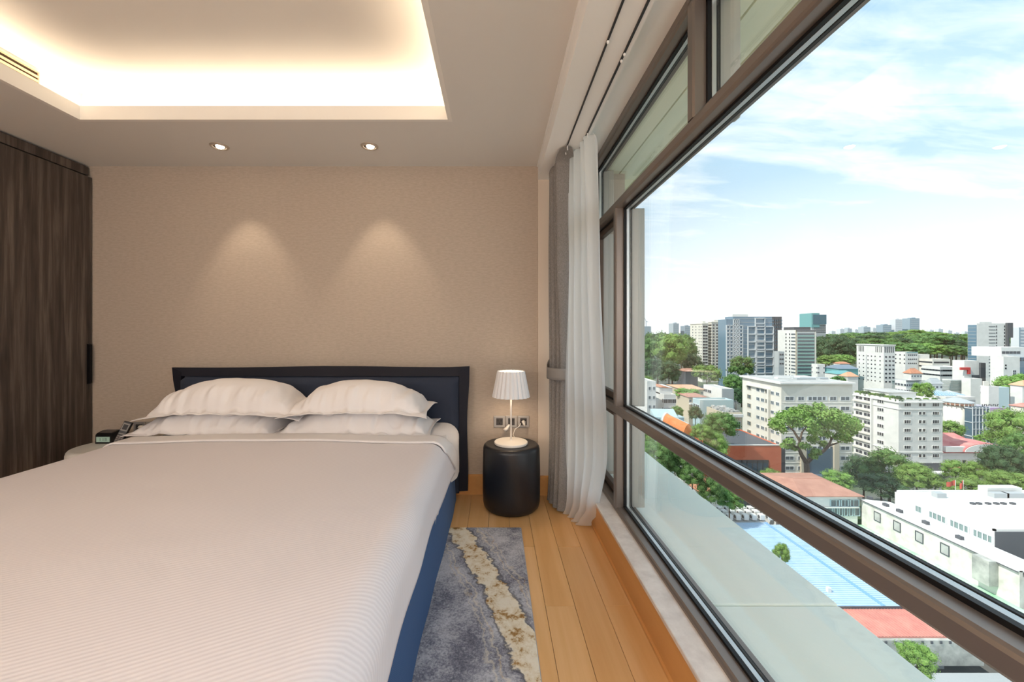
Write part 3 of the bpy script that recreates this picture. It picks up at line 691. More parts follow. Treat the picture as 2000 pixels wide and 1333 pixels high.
mb = curtain(MB(), [(0, 2.282), (1, .012)],
             [(0, (.430, 2.90)), (.08, (.432, 2.92)), (.30, (.428, 2.925)), (.56, (.408, 2.92)), (.62, (.406, 2.92)), (1, (.400, 2.93))],
             [(0, (.427, 2.40)), (.08, (.445, 2.56)), (.30, (.478, 2.69)), (.56, (.486, 2.75)), (.62, (.486, 2.75)), (1, (.480, 2.66))],
             [(0, .034), (.06, .052), (.3, .052), (.56, .034), (.64, .036), (1, .050)], 4.5, 300, 2.2)
mb.build('fabric', GREYF, dr_, smooth=True)
hk = MB()
for i in range(9):
    y = lerp(2.42, 2.90, i / 8); hk.tube([(.427, y, 2.296), (.427, y + .004, 2.285), (.43, y + .004, 2.262)], .003, 5)
hk.build('hooks', PELMET, dr_, kind='stuff')
tb = MB()
def tie(u, v):
    a = -math.pi * .93 + u * math.pi * 1.86
    x = .442 + .086 * math.sin(a) + .0; y = 2.82 - .125 * math.cos(a)
    k = sstep(.45, 1.0, abs(a) / math.pi); lft = a < 0
    z = .905 + (.10 * k if lft else .05 * k) + (v - .5) * (.078 - .035 * k)
    return (x, y, z)
tb.grid(60, 5, tie); tbo = tb.build('tieback', mat('grey_tieback', srgb(146, 142, 139), .85, spec=.15, bump=.2, bscale=500), dr_, smooth=True)
so = tbo.modifiers.new('thickness', 'SOLIDIFY'); so.thickness = .004
sh = thing('curtain', 'white sheer curtain bunched against the window frame', 'curtain', (.53, 2.5, 0))
mb = curtain(MB(), [(0, 2.284), (1, .010)],
             [(0, (.487, 2.62)), (.30, (.478, 2.66)), (.62, (.462, 2.68)), (1, (.478, 2.70))],
             [(0, (.535, 2.24)), (.12, (.545, 2.22)), (.35, (.565, 2.24)), (.70, (.618, 2.30)), (.86, (.598, 2.40)), (.93, (.562, 2.44)), (1, (.556, 2.47))],
             [(0, .022), (.05, .030), (.4, .022), (.75, .022), (.9, .026), (1, .042)], 4.5, 300, 6.4)
mb.build('fabric', SHEER, sh, smooth=True)
hk = MB()
for i in range(7):
    y = lerp(2.27, 2.62, i / 6); hk.tube([(.512, y, 2.296), (.512, y + .004, 2.285), (.514, y + .004, 2.262)], .003, 5)
hk.build('hooks', PELMET, sh, kind='stuff')
# ================================================================== the city outside
ZG = -54.0
def cm(name, c, rough=.8, spec=.2, metal=0, c2=None, sc=.15, rnd=0., lo=.35, hi=.65): return mat(name, srgb(*c), rough, metal, spec, col2=srgb(*c2) if c2 else None, nscale=sc, ndetail=6, lo=lo, hi=hi, rnd=rnd)
CW = cm('city_white', (226, 224, 220), c2=(216, 214, 210), sc=.3); CC = cm('city_cream', (226, 221, 211), c2=(218, 212, 201), sc=.3)
CG = cm('city_grey', (172, 176, 178)); CDG = cm('city_dark_grey', (92, 94, 98)); CLB = cm('city_pale_blue', (182, 202, 206)); CB = cm('city_beige', (200, 188, 168))
CROOF = cm('city_roof', (196, 194, 190), c2=(168, 167, 164), sc=.25); CTERRA = cm('city_terracotta', (198, 144, 116), c2=(184, 124, 98), sc=.8); CRED = cm('city_red_roof', (198, 116, 116), c2=(212, 150, 142), sc=.25)
CBROWN = cm('city_brown_roof', (186, 140, 122), c2=(172, 126, 110), sc=.5); CTEAL = cm('city_teal', (116, 166, 168)); CORANGE = cm('city_orange_wall', (208, 112, 84), c2=(216, 124, 94), sc=.3)
CSTAIN = cm('city_stained_white', (220, 216, 208), c2=(184, 178, 166), sc=.5, lo=.45, hi=.8); CCONC = cm('city_concrete', (150, 150, 144), c2=(196, 194, 186), sc=.45)
CGLASS = mat('city_glass', srgb(84, 106, 122), .12, spec=.8); CWIN = mat('city_window', srgb(92, 102, 108), .18, spec=.7); CWIND = mat('city_window_dark', srgb(62, 66, 72), .2, spec=.6)
CBLUEG = mat('city_blue_glass', srgb(92, 124, 144), .1, spec=.9); CGREENG = mat('city_green_glass', srgb(136, 172, 164), .15, spec=.7); CFRAME = cm('city_frame', (206, 209, 212)); CLOUV = mat('city_louvre', srgb(120, 140, 138), .3, spec=.5)
CPURPLE = cm('city_purple', (190, 158, 198)); CHAZE = cm('far_haze_white', (206, 210, 214)); CHAZE2 = cm('far_haze_grey', (176, 186, 193)); CHAZE3 = cm('far_haze_blue', (150, 165, 176))  # far_haze tones: distance haze put into the colours of the skyline blocks
grd = mat('city_ground', srgb(112, 112, 110), .9, spec=.1, col2=srgb(84, 100, 70), nscale=.02, ndetail=8, lo=.42, hi=.62)
g_ = MB().quad((-9000, -60, ZG), (12000, -60, ZG), (12000, 14000, ZG), (-9000, 14000, ZG)).build('ground', grd); struct(g_)

class Bd:
    pass
def bld(name, label, pxL, pxC, pxR, Y, pyt, wall, roof=CROOF, parapet=.8, depth=None, pyb=None, cat='building', group=None, z0=ZG):
    if depth is not None:      # pxL is the far end of the visible flank: keep the corner within the block's own width
        pxC = min(pxL + .45 * (pxR - pxL), VX + (pxL - VX) * (Y + depth) / Y); depth = (pxC - VX) * Y / (pxL - VX) - Y if pxC > pxL + .3 else depth
    b = Bd(); b.y0 = Y; b.x0 = (pxC - VX) * Y / F; b.x1 = (pxR - VX) * Y / F
    b.y1 = b.x0 * F / (pxL - VX) if (depth is None and pxL < pxC) else Y + (depth or 20)
    b.z1 = CZ - (pyt - VY) * Y / F; b.z0 = z0
    b.root = thing(name, label, cat, ((b.x0 + b.x1) / 2, (b.y0 + b.y1) / 2, b.z0), group)
    MB().box(b.x0, b.x1, b.y0, b.y1, b.z0, b.z1 - parapet).build('wall', wall, b.root)
    if parapet:
        m = MB(); t = min(.3, (b.x1 - b.x0) * .1)
        for q in ((b.x0, b.x1, b.y0, b.y0 + t), (b.x0, b.x1, b.y1 - t, b.y1), (b.x0, b.x0 + t, b.y0 + t, b.y1 - t), (b.x1 - t, b.x1, b.y0 + t, b.y1 - t)): m.box(*q, b.z1 - parapet, b.z1)
        m.build('parapet', wall, b.root)
        MB().box(b.x0 + t, b.x1 - t, b.y0 + t, b.y1 - t, b.z1 - parapet, b.z1 - parapet + .12).build('roof', roof, b.root)
    return b
UNIT = {}
def unit_win(side, fmat, gmat, split):
    k = (side, fmat.name, gmat.name, split)
    if k in UNIT: return UNIT[k]
    m = MB(); b = .07; d0, d1, dp = .0, .14, .05
    def V(u, w, d): return (u - .5, -d, w - .5) if side == 'F' else (-d, .5 - u, w - .5)
    o = [(0, 0), (1, 0), (1, 1), (0, 1)]; i_ = [(b, b), (1 - b, b), (1 - b, 1 - b), (b, 1 - b)]
    vs = [V(*p, d0) for p in o] + [V(*p, d1) for p in o] + [V(*p, d1) for p in i_] + [V(*p, dp) for p in i_]
    fs = []
    for a in range(4):
        c = (a + 1) % 4; fs += [(a, c, c + 4, a + 4), (a + 4, c + 4, c + 8, a + 8), (a + 8, c + 8, c + 12, a + 12)]
    m.m(0).add(vs, fs); m.m(1).add([V(*p, dp) for p in i_], [(0, 1, 2, 3)]); m.m(0)
    for s in range(1, split):
        u = s / split; m.add([V(u - .03, b, d1), V(u + .03, b, d1), V(u + .03, 1 - b, d1), V(u - .03, 1 - b, d1)], [(0, 1, 2, 3)])
    o_ = m.build('window', [fmat, gmat], fix=False); me = o_.data; bpy.data.objects.remove(o_)
    UNIT[k] = me; return me
def face_pt(b, side, u, z):
    return (lerp(b.x0, b.x1, u), b.y0, z) if side == 'F' else (b.x0, lerp(b.y1, b.y0, u), z)
def wins(b, side, us, zs, w, h, f=None, g=None, split=2, skip=()):
    """each window its own part; us 0..1 as seen from left to right, zs heights of the window centres"""
    me = unit_win(side, f or CFRAME, g or CWIN, split); L = parent_loc(b.root)
    for i, u in enumerate(us):
        for j, z in enumerate(zs):
            if (i, j) in skip: continue
            o = bpy.data.objects.new('window', me); COL.objects.link(o); o.parent = b.root
            o.location = Vector(face_pt(b, side, u, z)) - L
            o.scale = (w, 1, h) if side == 'F' else (1, w, h)
def wstuff(b, side, us, zs, w, h, g=None, name='windows', d=.12):
    """windows too small to pick apart one by one: one part"""
    m = MB()
    for u in us:
        for z in zs:
            x, y, z_ = face_pt(b, side, u, z)
            if side == 'F': m.box(x - w / 2, x + w / 2, y - d, y + .05, z - h / 2, z + h / 2)
            else: m.box(x - d, x + .05, y - w / 2, y + w / 2, z - h / 2, z + h / 2)
    return m.build(name, g or CWIND, b.root, kind='stuff')
def strip(b, side, u0, u1, z0, z1, d, mt, name):
    m = MB(); p, q = face_pt(b, side, u0, z0), face_pt(b, side, u1, z1)
    if side == 'F': m.box(p[0], q[0], b.y0 - d, b.y0 + .05, z0, z1)
    else: m.box(b.x0 - d, b.x0 + .05, q[1], p[1], z0, z1)
    return m.build(name, mt, b.root)
def zpy(py, Y): return CZ - (py - VY) * Y / F
def frange(a, n, st): return [a + i * st for i in range(n)]
def us(n, a=.08, b=.92): return [lerp(a, b, i / (n - 1)) if n > 1 else (a + b) / 2 for i in range(n)]

# ---- big white-cream block behind the spreading tree
b = bld('office_building', 'large cream office block with long window bands, behind the wide spreading tree', 1450, 1526, 1665, 145, 748, CC, parapet=.9)
MB().box(b.x0 - 1.0, b.x1 + .4, b.y0 - 1.0, b.y1 + .4, b.z1 - .45, b.z1 + .15).build('cornice', CW, b.root)
MB().box(b.x0 + 1, b.x1 - 1, b.y0 + 1, b.y1 - 1, b.z1 + .1, b.z1 + .25).build('roof_deck', CROOF, b.root)
for i, (u, v, w_, l_) in enumerate(((.2, .4, 5, 2), (.42, .3, 7, 2), (.6, .5, 4, 3), (.8, .35, 3, 2))):
    x, y = lerp(b.x0, b.x1, u), lerp(b.y0, b.y1, v); MB().box(x, x + w_, y, y + l_, b.z1 + .2, b.z1 + .9).build('roof_unit', CG if i % 2 else CW, b.root)
zf = [b.z1 - 5.6 - 3.52 * i for i in range(8)]
for u, w_, sp in ((.115, 3.3, 2), (.275, 2.3, 2), (.50, 7.0, 4), (.725, 2.5, 2), (.895, 3.4, 2)): wins(b, 'F', [u], zf, w_, 1.4, split=sp)
for z in zf: strip(b, 'F', .02, .985, z - 1.62, z - 1.50, .12, CW, 'sill_band')
zs_ = [b.z1 - 4.3 - 3.52 * i for i in range(7)]
wins(b, 'S', [.20], zs_, 2.4, 1.7, f=CB, g=CWIN); wins(b, 'S', [.44, .56], zs_, 1.9, 1.3); wins(b, 'S', [.66], zs_, 1.3, 1.5, f=CB); wins(b, 'S', [.80, .92], zs_, 1.7, 1.2)
strip(b, 'S', .72, .755, ZG, b.z1 - 3.2, .9, CC, 'fin'); strip(b, 'S', .12, .72, b.z1 - 3.3, b.z1 - 3.0, .9, CC, 'hood')
strip(b, 'F', .26, .33, ZG, ZG + 16, .8, CB, 'column'); strip(b, 'F', .72, .79, ZG, ZG + 16, .8, CB, 'column')
m = MB(); m.box(lerp(b.x0, b.x1, .36), lerp(b.x0, b.x1, .72), b.y0 - 5, b.y0, ZG + 4.6, ZG + 5.0); m.build('canopy', CGLASS, b.root)
strip(b, 'F', .36, .72, ZG, ZG + 14, .2, CGLASS, 'entrance_glazing')
# ---- white hotel with a roof garden
b = bld('hotel', 'white hotel with planted roof terrace and dark twin windows, right of the spreading tree', 1667, 1755, 1841, 157, 781, CW, parapet=1.1)
MB().box(b.x0 - .5, b.x1 + .3, b.y0 - .5, b.y1 + .3, b.z1 - 1.3, b.z1 - .9).build('cornice', CW, b.root)
MB().box(b.x0 + 2, b.x1 - 4, b.y0 + 6, b.y1 - 3, b.z1 - 1, b.z1 + 1.7).build('roof_storey', CW, b.root)
MB().box(b.x0 + 1.6, b.x1 - 3.6, b.y0 + 5.6, b.y1 - 2.6, b.z1 + 1.7, b.z1 + 1.9).build('roof_storey_top', CROOF, b.root)
hz_ = [zpy(813.0 - 785 + 785, 157) for _ in ()]
zf = [zpy(791 + 16.6 * i, 157) for i in range(9)]
wins(b, 'F', [.20, .84], zf, 2.75, 1.35, f=CW, g=CWIND, split=3); wins(b, 'F', [.485, .575], zf, 1.15, 1.3, f=CW, g=CWIND, split=1)
wins(b, 'S', [.63], zf, 3.0, 1.45, f=CW, g=CWIND, split=3)
wins(b, 'S', [.14, .335], zf, 3.6, 1.5, f=CW, g=CWIND, split=2)
for z in zf: strip(b, 'S', .02, .44, z - 1.55, z - .95, .9, CC, 'balcony')
strip(b, 'S', .44, .47, ZG, b.z1 - 1.3, .9, CW, 'fin')
for z in (zpy(800, 157), zpy(884, 157)): strip(b, 'F', 0, 1, z - .15, z + .1, .25, CW, 'string_course'); strip(b, 'S', .45, 1, z - .15, z + .1, .25, CW, 'string_course')
strip(b, 'F', .25, .97, ZG, zpy(905, 157), .25, CDG, 'shopfront'); m = MB(); m.box(b.x0 + 4, b.x1, b.y0 - 3, b.y0, zpy(922, 157), zpy(920, 157)); m.build('canopy', CW, b.root)
HOTEL = b
# ---- white block with small square windows
b = bld('apartment_block', 'tall narrow white block with small square windows and slotted crown, behind the hotel', 1673, 1726, 1748, 324, 674, CW)
zf = [zpy(697.5 + 8.15 * i, 324) for i in range(7)]
wstuff(b, 'S', [.11, .27, .44, .57, .70, .875], zf, .9, .95); wstuff(b, 'F', [.2, .53, .85], zf, 1.5, 1.2)
wstuff(b, 'S', [.10, .15, .215, .27, .73, .79, .87, .93], [zpy(683.5, 324)], .55, 4.6, name='slots'); wstuff(b, 'F', [.12, .3, .48, .66, .84], [zpy(683.5, 324)], .7, 4.6, name='slots')
MB().box(b.x0 - .6, b.x1 + .3, b.y0 - .6, b.y1 + .3, b.z1 - .6, b.z1 + .1).build('cornice', CW, b.root)
strip(b, 'S', .37, .39, zpy(750, 324), zpy(695, 324), .2, CG, 'recess_line')
# ---- twin cream towers
for (l, c, r, t, lab) in ((1348, 1372, 1383, 631, 'pale cream apartment tower, the one nearer the window mullion'), (1383, 1390, 1416, 628, 'cream apartment tower with stacked balconies, beside the blue glass tower')):
    b = bld('apartment_tower', lab, l, c, r, 450, t, CC, parapet=1.0)
    zf = [b.z1 - 4.2 - 3.3 * i for i in range(15)]
    if r == 1383: wstuff(b, 'S', [.22, .48, .74, .9], zf, 1.6, 1.5, g=CWIN); wstuff(b, 'F', [.25, .7], zf, 2.4, 1.7)
    else: wstuff(b, 'F', [.14, .40, .66, .88], zf, 2.0, 1.7); wstuff(b, 'F', [.16], [z - 1.3 for z in zf], 3.2, .5, g=CB, name='balconies'); wstuff(b, 'S', [.3, .7], zf, 4, 1.5)
    MB().box(b.x0 - .6, b.x1 + .3, b.y0 - .6, b.y1 + .4, b.z1 - 1.2, b.z1 - .6).build('cornice', CC, b.root)
    MB().box(lerp(b.x0, b.x1, .3), lerp(b.x0, b.x1, .8), b.y0 + 3, b.y0 + 9, b.z1 - .9, b.z1 + 2.0).build('roof_room', CC, b.root)
# ---- blue glass tower with white grid front
b = bld('office_tower', 'tall blue glass office tower framed by white grid bays', 1416, 1432, 1508, 385, 619, CBLUEG, parapet=1.4)
Yb = 385
def bay(u0, u1, pyt, nx, nz, mt, d, nm, pitch=3.5):
    x0, x1 = lerp(b.x0, b.x1, u0), lerp(b.x0, b.x1, u1); zt = zpy(pyt, Yb); m = MB()
    for i in range(nx + 1):
        x = lerp(x0, x1, i / nx); m.box(x - .32, x + .32, b.y0 - d, b.y0, ZG, zt)
    z = zt
    while z > ZG + 6: m.box(x0, x1, b.y0 - d, b.y0, z - .85, z); z -= pitch
    m.build(nm, mt, b.root)
bay(-.18, .23, 635, 5, 18, CFRAME, 1.0, 'grid_bay'); bay(.0, .14, 624, 3, 3, CFRAME, .9, 'grid_bay'); bay(.37, 1.02, 637, 3, 14, CFRAME, 1.2, 'frame_bay', 7.3); bay(.56, .80, 621, 1, 3, CFRAME, 1.1, 'frame_bay', 5.2)
m = MB()
for i in range(28): m.box(b.x0, b.x1, b.y0 - .12, b.y0, b.z1 - 2 - 3.5 * i, b.z1 - 1.6 - 3.5 * i)
m.build('floor_lines', CG, b.root, kind='stuff')
MB().box(lerp(b.x0, b.x1, .05), lerp(b.x0, b.x1, .45), b.y0 + 4, b.y0 + 12, b.z1 - 2, b.z1 + 2.5).build('roof_plant', CW, b.root)
MB().box(lerp(b.x0, b.x1, -.18), lerp(b.x0, b.x1, .0), b.y0, b.y0 + 14, ZG, zpy(624, Yb)).build('side_wing', CBLUEG, b.root)
b = bld('office_tower', 'dark grey slab tower showing just behind the blue glass tower', 1492, 1493, 1527, 440, 619, CDG, parapet=1.2, depth=22)
zf = [b.z1 - 4 - 3.6 * i for i in range(12)]; wstuff(b, 'F', us(5, .15, .9), zf, 3.0, 1.8, g=CGLASS)
b = bld('service_block', 'small grey concrete block at the foot of the blue glass tower', 1512, 1514, 1532, 330, 687, CG, parapet=.8, depth=14)
wstuff(b, 'F', [.3, .7], [b.z1 - 2.5, b.z1 - 6.2, b.z1 - 9.8], 1.4, 1.3)
# ---- white office with green glass bands
b = bld('office_building', 'white office block with green glass bands on one face, next to the blue tower', 1519, 1554, 1593, 350, 645, CW, parapet=1.0)
zf = [b.z1 - 3.6 - 3.0 * i for i in range(14)]
m = MB()
for z in zf: m.box(lerp(b.x0, b.x1, .10), lerp(b.x0, b.x1, .94), b.y0 - .15, b.y0, z - .75, z + .75)
m.build('window_bands', CWIN, b.root, kind='stuff')
m = MB()
for z in zf: m.box(lerp(b.x0, b.x1, .10), lerp(b.x0, b.x1, .94), b.y0 - .35, b.y0, z - 2.05, z - .8)
m.build('spandrels', CGREENG, b.root, kind='stuff')
strip(b, 'F', -.01, .05, ZG, b.z1, .4, CB, 'corner_pier'); strip(b, 'F', .95, 1.01, ZG, b.z1, .4, CC, 'corner_pier'); strip(b, 'F', 0, 1, b.z1 - 1.2, b.z1 - .2, .5, CDG, 'eaves_band')
wstuff(b, 'S', [.48, .68], zf, 1.2, 1.5); wstuff(b, 'S', [.88], zf, 5, 1.2, g=CWIN)
MB().box(b.x0 + 1, b.x1 - 2, b.y0 + 3, b.y0 + 16, b.z1 - 1, b.z1 + 2.6).build('roof_plant', CDG, b.root)
# ---- teal wrapped tower under construction
b = bld('unfinished_tower', 'distant tower wrapped in teal building net, rising behind the office with green bands', 1563, 1570, 1613, 760, 618, CG, parapet=.0, depth=30)
MB().box(b.x0 - .6, b.x0 + 14, b.y0 - .6, b.y0 + 30, zpy(640, 760), zpy(612, 760)).build('net', CTEAL, b.root)
MB().box(b.x0 + 2, b.x1 + .5, b.y0 - 1, b.y0 + 25, zpy(634, 760), zpy(615, 760)).build('dark_net', cm('dark_net', (84, 116, 130)), b.root)
wstuff(b, 'F', us(7, .2, .95), [zpy(p, 760) for p in (637, 641, 645, 649)], 3, 2.2, g=CDG, name='openings')
# ---- right hand tower
b = bld('office_tower', 'white slab tower with blue glass end, far right above the trees', 1890, 1908, 1966, 430, 632, CW, parapet=1.2)
strip(b, 'S', .06, .98, ZG, b.z1 - 1.6, .5, CBLUEG, 'glass_end')
m = MB()
for i in range(16): m.box(b.x0 - .7, b.x0 - .4, lerp(b.y1, b.y0, .08), lerp(b.y1, b.y0, .96), b.z1 - 5 - 3.6 * i, b.z1 - 4.6 - 3.6 * i)
m.build('glass_lines', CG, b.root, kind='stuff')
zf = [b.z1 - 3.2 - 3.45 * i for i in range(16)]
m = MB()
for z in zf: m.box(lerp(b.x0, b.x1, .40), lerp(b.x0, b.x1, .62), b.y0 - .2, b.y0, z - .6, z + .3)
m.build('window_bands', CWIN, b.root, kind='stuff')
wstuff(b, 'F', [.66, .93], zf, 1.0, 2.0); strip(b, 'F', .96, 1.14, zpy(660, 430), zpy(631, 430), 2, CDG, 'dark_top'); strip(b, 'F', .96, 1.02, ZG, zpy(660, 430), 2, CDG, 'dark_edge')
MB().box(b.x0 + 5, b.x0 + 18, b.y0 + 2, b.y0 + 8, b.z1 - 1, b.z1 + 1.8).build('roof_plant', CW, b.root)
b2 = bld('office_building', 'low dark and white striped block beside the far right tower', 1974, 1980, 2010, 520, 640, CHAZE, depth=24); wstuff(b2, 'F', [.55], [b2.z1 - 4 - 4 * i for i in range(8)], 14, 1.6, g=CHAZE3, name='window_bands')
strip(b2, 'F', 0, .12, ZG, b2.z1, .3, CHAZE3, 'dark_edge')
# ---- big white store at the right edge
b = bld('store', 'large windowless white store block with small rooftop lettering, at the right edge', 1934, 1936, 1992, 250, 697, CW, parapet=.8, depth=38)
MB().box(b.x0 + 6, b.x1 + 14, b.y0 + 6, b.y0 + 22, b.z1 - .5, zpy(678, 262)).build('roof_storey', CW, b.root)
m = MB(); x = b.x0 + 10
for i, w_ in enumerate((1.5, 1.1, 1.5)):
    m.box(x, x + .35, b.y0 - .25, b.y0, b.z1 - 2.6, b.z1 - .9)
    if i != 1: m.box(x, x + w_, b.y0 - .25, b.y0, b.z1 - 1.2, b.z1 - .9)
    m.box(x, x + w_, b.y0 - .25, b.y0, b.z1 - 2.6, b.z1 - 2.3); x += w_ + .6
m.build('sign_letters', CDG, b.root, kind='stuff')
wins(b, 'F', [.66], [zpy(726, 250), zpy(731.5, 250)], 2.2, 1.6, g=CWIND); wstuff(b, 'F', [.12, .14], [zpy(714, 250), zpy(720, 250)], .7, 1)
m = MB(); m.box(b.x1, b.x1 + 24, b.y0 + 1, b.y1, ZG, b.z1 - .5); m.build('glass_wing', CBLUEG, b.root)
wb = Bd(); wb.root = b.root; wb.x0, wb.x1, wb.y0 = b.x0 + 6, b.x1 + 14, b.y0 + 6; wstuff(wb, 'F', us(5, .08, .6), [zpy(689, 256)], 2.0, 1.6)
# ---- mid-distance low and middling blocks
def simple(name, label, pxL, pxC, pxR, Y, pyt, wall, depth=None, F_=None, S_=None, w=1.6, h=1.3, g=None, parapet=.6, roof=CROOF, single=True, sp=2):
    b = bld(name, label, pxL, pxC, pxR, Y, pyt, wall, roof, parapet, depth)
    fn = (lambda s, u, z: wins(b, s, u, z, w, h, g=g, split=sp)) if single else (lambda s, u, z: wstuff(b, s, u, z, w, h, g=g))
    if F_: fn('F', us(F_[0], *(F_[2] if len(F_) > 2 else (.12, .88))), [b.z1 - parapet - 2.0 - 3.4 * i for i in range(F_[1])])
    if depth and F_ and not S_ and b.y1 - b.y0 > 5: fn('S', us(max(2, int(F_[0] * .7))), [b.z1 - parapet - 2.0 - 3.4 * i for i in range(F_[1])])
    if S_: fn('S', us(S_[0], *(S_[2] if len(S_) > 2 else (.12, .88))), [b.z1 - parapet - 2.0 - 3.4 * i for i in range(S_[1])])
    return b
b = simple('office_building', 'tall blank white block with one column of balconies, hard against the window mullion', 1225, 1264, 1281, 150, 745, CW, F_=(2, 6, (.28, .78)), w=.9, h=1.2)
b = simple('townhouse', 'small white townhouse with six dark windows, beside the blank white block', 1278, 1282, 1320, 160, 771, CW, depth=14, F_=(3, 4, (.15, .85)), w=1.7, h=1.7, g=CWIND)
MB().box(b.x0, b.x0 + 5, b.y0 + 4, b.y0 + 14, b.z1 - .5, zpy(757, 164)).build('top_storey', CW, b.root)
MB().prism([(b.x0 - .3, zpy(757, 164)), (b.x0 + 5.2, zpy(759, 164)), (b.x0 + 2.0, zpy(754, 166))], 1, b.y0 + 3.7, b.y0 + 14).build('red_roof', CTERRA, b.root)
b = simple('workshop', 'white flat-roofed block with a window strip under its roof, centre of the low houses', 1374, 1410, 1433, 205, 760, CW, F_=(2, 2, (.6, .62)), w=1.2, h=1.6, g=CWIND)
wins(b, 'S', [.12, .34], [b.z1 - 3.0], 4.6, 1.6, g=CWIND, split=2); strip(b, 'F', .0, 1, ZG, b.z1, .15, CG, 'grey_front')
b = simple('workshop', 'long pale blue-grey hall with three tall windows on its white end', 1353, 1367, 1433, 170, 782, CLB); wins(b, 'S', [.25, .55, .8], [b.z1 - 3.4], 1.6, 2.6, g=CWIN, split=1)
b = bld('shed', 'grey roofed depot with rubble and pipes on its roof, left of the cream office block', 1380, 1412, 1449, 150, 806, CB, CDG, .7); strip(b, 'F', 0, 1, b.z1 - 1.6, b.z1 - .6, 1.0, CW, 'eaves_band'); wins(b, 'F', us(3, .2, .8), [b.z1 - 4.6], 1.8, 2.6, g=CWIND)
rr = random.Random(5); m = MB()
for i in range(60):
    x, y = lerp(b.x0 + .5, b.x1 - .8, rr.random()), lerp(b.y0 + .5, b.y1 - .8, rr.random()); m.box(x, x + .3 + rr.random() * 1.4, y, y + .3 + rr.random() * 1.4, b.z1 - .7, b.z1 - .2 + rr.random() * .9)
m.build('roof_clutter', CROOF, b.root, kind='stuff')
def house(name, label, px0, px1, Y, py_e, py_r, depth, wall, roof, hip=.25, group=None, over=.5, cat='house', win=None, gmat=None, ww=1.2):
    if depth > 0:
        pxC = min(px0 + .42 * (px1 - px0), VX + (px0 - VX) * (Y + depth) / Y); depth = (pxC - VX) * Y / (px0 - VX) - Y; px0 = pxC
    depth = abs(depth); x0, x1 = (px0 - VX) * Y / F, (px1 - VX) * Y / F; ze = zpy(py_e, Y); zr = zpy(py_r, Y + depth / 2)
    b = Bd(); b.x0, b.x1, b.y0, b.y1, b.z1 = x0, x1, Y, Y + depth, ze
    b.root = thing(name, label, cat, ((x0 + x1) / 2, Y + depth / 2, ZG), group)
    MB().box(x0, x1, Y, Y + depth, ZG, ze).build('wall', wall, b.root)
    o = over; hx = (x1 - x0) * hip; ym = Y + depth / 2
    e = [(x0 - o, Y - o, ze - .1), (x1 + o, Y - o, ze - .1), (x1 + o, Y + depth + o, ze - .1), (x0 - o, Y + depth + o, ze - .1)]
    vs = e + [(p[0], p[1], p[2] + .2) for p in e] + [(x0 + hx, ym, zr), (x1 - hx, ym, zr)]
    MB().add(vs, [(3, 2, 1, 0), (0, 1, 5, 4), (1, 2, 6, 5), (2, 3, 7, 6), (3, 0, 4, 7), (4, 5, 9, 8), (5, 6, 9), (6, 7, 8, 9), (7, 4, 8)]).build('roof', roof, b.root)
    MB().tube([(x0 + hx, ym, zr), (x1 - hx, ym, zr)], .12, 5).build('ridge', roof, b.root)
    if win: wins(b, 'F', us(win), [ze - 1.9], ww, 1.2, g=gmat)
    return b
house('hall', 'long hall with pale orange roof in front of the dark trees', 1303, 1374, 215, 761, 752, 20, CB, cm('orange_tiles', (212, 168, 138)), .12, win=6)
house('hall', 'dark tiled hall half hidden among the tall trees', 1322, 1363, 270, 726, 720, 14, CDG, CBROWN, .1)
b = house('house', 'brown roofed villa with white galleries in the low houses', 1322, 1378, 195, 776, 768, 14, CB, CBROWN, .2, win=4)
strip(b, 'F', 0, .6, b.z1 - 3.4, b.z1 - 2.8, 1.4, CW, 'gallery'); strip(b, 'F', 0, .6, b.z1 - 6.8, b.z1 - 6.2, 1.4, CW, 'gallery')
m = MB()
b = bld('shed', 'low shed with pale blue corrugated roof below the white townhouse', 1272, 1281, 1336, 140, 816, CLB, parapet=0)
for i in range(24): x = lerp(b.x0, b.x1, i / 23); m.box(x - .08, x + .08, b.y0 - .3, b.y1, b.z1, b.z1 + .12)
m.build('roof_ribs', CLB, b.root, kind='stuff'); MB().prism([(b.y0 - .4, b.z1 - .3), (b.y0 + 3.5, b.z1 + 2.0), (b.y1, b.z1 + 2.2), (b.y1, b.z1 - .3)], 0, b.x0 - .4, b.x1 * .97).build('upper_roof', CLB, b.root)
b = bld('shed', 'low shed with pale green flat roof beside the orange dome roof', 1290, 1296, 1346, 128, 828, CLB, parapet=.3, depth=9)
# domed orange roof
b = bld('pavilion', 'pavilion with arched bright orange roof at the edge of the window rail', 1316, 1318, 1356, 112, 852, CW, parapet=0, depth=14)
n = 14; xs_ = [lerp(b.x0, b.x1, i / n) for i in range(n + 1)]; pr = [(x, b.z1 + 3.2 * math.sin(math.pi * i / n) ** .7) for i, x in enumerate(xs_)]
MB().prism([(b.x0, b.z1 - .2)] + pr + [(b.x1, b.z1 - .2)], 1, b.y0, b.y0 + 14).build('arched_roof', cm('bright_orange', (220, 134, 84)), b.root)
MB().prism([(p[0], p[1] + .35) for p in pr] + [(p[0], p[1] - .2) for p in reversed(pr)], 1, b.y0 + 14, b.y0 + 15).build('roof_rim', CW, b.root)
